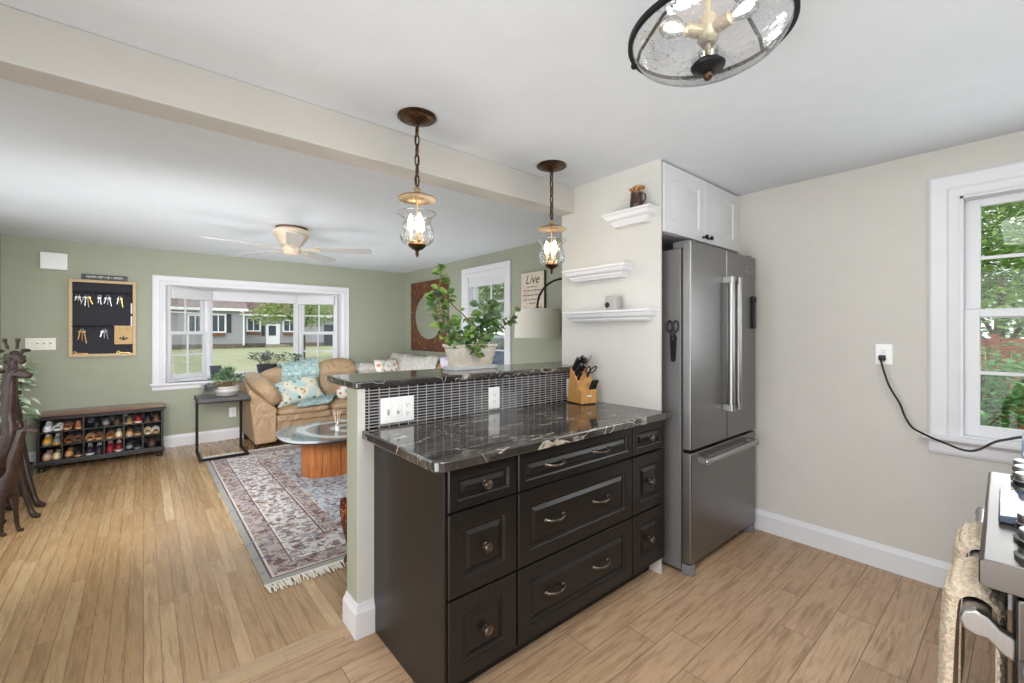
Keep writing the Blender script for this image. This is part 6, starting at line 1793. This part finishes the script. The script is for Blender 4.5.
t = thing('neighbour_house', 'grey clapboard house with white windows across the lawn', 'house', (9, 60, GZ))
HX = 8.25
MB().box(-8, HX, 55, 66, GZ + 0.45, 3.75).build('front_wing', M['siding'], t)
MB().box(HX - 1, 32, 57.5, 67, GZ + 0.45, 3.4).build('main_wall', M['siding'], t)
MB().box(-8.05, HX + 0.05, 54.95, 66, GZ, GZ + 0.46).box(HX - 1, 32.05, 57.45, 67, GZ, GZ + 0.46).build('foundation', M['foundation'], t)
MB().prism([(54.4, 3.72), (54.4, 3.92), (60.5, 8.2), (66.6, 3.92), (66.6, 3.72)], -8.5, HX + 0.4, 'x').build('roof', M['roof'], t)
MB().prism([(56.9, 3.3), (56.9, 3.5), (62.5, 8.0), (68, 3.5), (68, 3.3)], HX - 1, 32.5, 'x').build('roof', M['roof_brown'], t)
mb = MB(); mb.box(-8.5, HX + 0.42, 54.33, 54.42, 3.68, 3.95); mb.box(HX + 0.42, 32.5, 56.83, 56.92, 3.27, 3.52)
mb.build('eave_board', M['house_white'], t)
MB().box(HX - 0.02, HX + 0.14, 54.9, 55.02, GZ + 0.3, 3.75).build('corner_board', M['house_white'], t)
def hwin(x0, x1, z0, z1, y, box=True, shut=0):
    f = MB().molding((x0, x1, z0, z1), [(0, 0), (0, 0.09), (0.16, 0.09), (0.16, 0.04)], lambda u, v, d: (u, y - d, v), cap0=True).build('window', M['house_white'], t)
    MB().box(x0 + .15, x1 - .15, y - 0.05, y - 0.02, z0 + .15, z1 - .15).build('pane', M['dark_pane'], f)
    xm = (x0 + x1) / 2
    MB().box(xm - .05, xm + .05, y - 0.07, y - 0.03, z0 + .15, z1 - .15).build('muntin', M['house_white'], f)
    if box: MB().box(x0 + .1, x1 - .1, y - 0.32, y - 0.0, z0 - 0.32, z0 - 0.02).build('flower_box', M['flower_box'], t)
    if shut: MB().box(x1 + 0.04, x1 + 0.46, y - 0.06, y - 0.0, z0, z1).build('shutter', M['shutter'], t)
hwin(5.30, 6.72, 1.36, 3.36, 55, True, 1)
hwin(3.40, 4.70, 1.20, 3.25, 55, False, 0)
k = 57.5 / 55
hwin(8.55 * k, 9.95 * k, 1.50, 3.13, 57.5, True, 0)
MB().box(10.02 * k, 10.35 * k, 57.44, 57.5, 1.0, 2.3).build('shutter', M['shutter'], t)
hwin(12.15 * k, 13.6 * k, 1.45, 2.95, 57.5, True, 0)
d = MB().box(10.45 * k, 11.85 * k, 57.40, 57.5, 0.02, 2.4).build('door', M['house_white'], t)
MB().box(10.72 * k, 11.45 * k, 57.36, 57.41, 1.05, 2.2).build('pane', M['dark_pane'], d)
MB().box(10.2 * k, 12.6 * k, 56.3, 57.45, GZ, 0.0).build('door_step', M['path'], t)
MB().box(16.7 * k, 17.9 * k, 57.42, 57.5, GZ + .1, 2.4).build('door', M['shutter'], t)

def leaf_cloud(mb, c, rad, n, ll, rnd):
    c = Vector(c)
    for k in range(n):
        while True:
            p = Vector((rnd.uniform(-1, 1), rnd.uniform(-1, 1), rnd.uniform(-1, 1)))
            if 0.25 < p.length < 1: break
        a = rnd.uniform(0, 2 * pi)
        d = Vector((cos(a), sin(a), rnd.uniform(-.6, .3)))
        l_ = ll * rnd.uniform(.6, 1.3)
        mb.leaf(c + Vector((p.x * rad[0], p.y * rad[1], p.z * rad[2])), d, Vector((rnd.uniform(-.6, .6), rnd.uniform(-.6, .6), 1)), l_, l_ * .62, 0.1, 0.1)
def tree(label, x, y, h, blobs, n, ll, leafm, seed, trunk=0.14):
    rnd = random.Random(seed)
    t = thing('tree', label, 'tree', (x, y, GZ), 0, 'garden trees outside')
    tr = MB(); tr.tube([(0, 0, 0), (0.05, 0.03, h * .3), (-0.04, 0.05, h * .6), (0.02, 0, h * .9)], [trunk, trunk * .8, trunk * .6, trunk * .25], 9)
    fo = MB()
    for (bx, by, bz, r) in blobs:
        tr.tube(spline([(0.0, 0.02, h * .42), (bx * .5, by * .5, (h * .5 + bz) / 2 + .3), (bx, by, bz)], 5), [trunk * .4 * (1 - .8 * i / 10) for i in range(11)], 6)
        leaf_cloud(fo, (bx, by, bz), (r, r, r * .75), n, ll, rnd)
    tr.build('trunk', M['bark'], t, smooth=60, w=False)
    fo.build('foliage', M[leafm], t, w=False)
    return t
tree('leafy young tree on the lawn before the grey house', 7.55, 29.0, 4.2, [(-1.9, 0, 2.75, .95), (-0.8, 0, 3.0, 1.25), (0.3, .2, 2.7, 1.1), (-1.2, 0, 3.9, 1.3), (1.0, 0, 3.6, 1.3), (-0.4, .4, 4.6, 1.2)], 500, 0.18, 'tree_leaf2', 41)
tree('leafy tree at the far end of the lawn by the grey house', 10.9, 31.5, 4.6, [(-1.9, 0, 2.9, 1.1), (-0.6, 0, 3.3, 1.4), (0.8, .2, 3.0, 1.2), (-.6, 0, 4.6, 1.3)], 500, 0.18, 'tree_leaf', 42)
tree('large maple seen through the kitchen window above the fence', 17.6, 2.2, 6.5, [(-1.6, -1.2, 4.4, 1.5), (-1.2, .8, 3.6, 1.5), (-2.2, 0, 5.6, 1.5), (0, -1.5, 5.2, 1.6), (0.2, 1.2, 4.6, 1.7), (-2.4, -1.8, 3.2, 1.1), (-0.8, -0.4, 2.6, 1.2), (-2.6, 1.6, 4.6, 1.3), (-2.2, -0.9, 2.4, .9)], 2000, 0.14, 'tree_leaf', 43, 0.2)
tree('pale green tree overhanging the fence outside the kitchen', 23.5, -2.0, 7.5, [(-1.6, -1.2, 4.4, 1.8), (-1.2, 1.5, 3.6, 1.8), (-2.2, 0, 6.4, 1.8), (0, -1.5, 5.8, 1.9), (0.2, 1.8, 5.4, 1.9), (-0.4, 1.2, 2.6, 1.6), (-.4, -.9, 2.4, 1.5), (0, 2.5, 7.2, 1.8)], 1900, 0.20, 'tree_leaf2', 44, 0.2)
tree('low leafy tree filling the gap right above the garden fence', 12.7, 0.3, 3.0, [(0.2, -2.0, 1.7, 1.1), (0, -.8, 1.9, 1.2), (0, .6, 1.8, 1.2), (0.2, 1.8, 2.0, 1.1)], 1300, 0.12, 'tree_leaf', 47, 0.12)
tree('slender tree outside the side window of the living room', 13.5, 16.2, 6.0, [(-1.2, 0, 2.6, 1.2), (0.2, 0, 3.2, 1.5), (1.3, .2, 2.7, 1.4), (0, 0, 4.6, 1.6), (-1.4, 1.2, 3.8, 1.4), (0.8, -1.6, 3.8, 1.4)], 1300, 0.17, 'tree_leaf', 45)
tree('broad tree standing farther off outside the side window', 18.5, 24.5, 7.5, [(-2.2, 0, 3.0, 1.9), (0.2, 0, 3.6, 2.1), (2.3, .2, 3.2, 1.9), (0, 0, 5.6, 2.2), (-2.4, 2.2, 4.8, 2.0), (1.6, -2.4, 4.8, 1.9)], 1300, 0.26, 'tree_leaf2', 46)
def bush(label, x, y, r, h, n, ll, seed):
    rnd = random.Random(seed)
    t = thing('bush', label, 'bush', (x, y, GZ), 0, 'bushes by the fence')
    st = MB()
    for k in range(7):
        a = rnd.uniform(0, 2 * pi); st.tube([(0, 0, 0), (r * .5 * cos(a), r * .5 * sin(a), h * .8)], 0.02, 6)
    st.build('stem', M['bark'], t, w=False)
    fo = MB()
    for k in range(6):
        a = 2 * pi * k / 6
        leaf_cloud(fo, (r * .45 * cos(a), r * .45 * sin(a), h * (.45 + .12 * (k % 2))), (r * .6, r * .6, h * .48), n, ll, rnd)
    fo.build('foliage', M['bush_leaf'], t, w=False)
bush('dense green bush filling the lower kitchen window', 7.1, 0.45, 1.0, 1.5, 1100, 0.075, 51)
bush('green bush farther along the garden towards the fence', 8.9, -1.6, 1.0, 1.45, 700, 0.085, 52)
bush('rounded green bush close to the wooden fence', 9.6, 1.9, 0.9, 1.3, 700, 0.085, 53)
t = thing('garden_fence', 'weathered red-brown board fence beyond the kitchen window', 'fence', (11.0, 0.5, GZ))
M['fence_wood'] = mat('weathered_red_brown_boards', (160, 100, 72), 0.85, var=(124, 74, 54), vs_=1.4, bump=0.2, bs=20)
mb = MB(); y = -6.0
while y < 7.5:
    mb.box(11.0, 11.02, y, y + 0.135, GZ + 0.05, 1.24 + 0.01 * sin(y * 9)); y += 0.147
mb.build('boards', M['fence_wood'], t)
mb = MB(); mb.box(10.95, 11.0, -6, 7.5, GZ + .35, GZ + .44); mb.box(10.95, 11.0, -6, 7.5, 1.0, 1.09); mb.build('rails', M['fence_wood'], t)
for yp in (-4.5, -2.1, 0.3, 2.7, 5.1):
    MB().box(10.90, 10.995, yp, yp + .1, GZ, 1.32).build('post', M['fence_wood'], t)

# parked car seen through the side window
t = thing('parked_car', 'dark blue car parked outside the side window of the living room', 'car', (9.4, 12.0, GZ), radians(-52))
def carloop(y): return None
prof = [(-2.25, 0.35), (-2.28, 0.62), (-2.15, 0.95), (-1.75, 1.02), (-1.30, 1.50), (-0.9, 1.58), (0.8, 1.56), (1.25, 1.06), (1.95, 0.98), (2.22, 0.78), (2.28, 0.40), (2.2, 0.32)]
MB().prism(prof, -0.88, 0.88, 'y').build('body', M['car_blue'], t, w=False, bevel=0.06, seg=3)
for sy in (-1, 1):
    MB().prism([(-1.55, 1.05), (-1.2, 1.44), (-0.15, 1.47), (-0.15, 1.05)], sy * 0.875, sy * 0.885, 'y').build('side_window', M['dark_pane'], t, w=False)
    MB().prism([(-0.05, 1.05), (-0.05, 1.47), (0.70, 1.46), (1.05, 1.08)], sy * 0.875, sy * 0.885, 'y').build('side_window', M['dark_pane'], t, w=False)
    for xw in (-1.42, 1.45):
        MB().lathe([(0.0001, -0.1), (0.33, -0.1), (0.34, -0.05), (0.34, 0.09), (0.30, 0.11), (0.2, 0.10), (0.0001, 0.09)], (xw, sy * 0.80, 0.34), 28, 'y').build('wheel', M['tyre'], t, smooth=40, w=False)
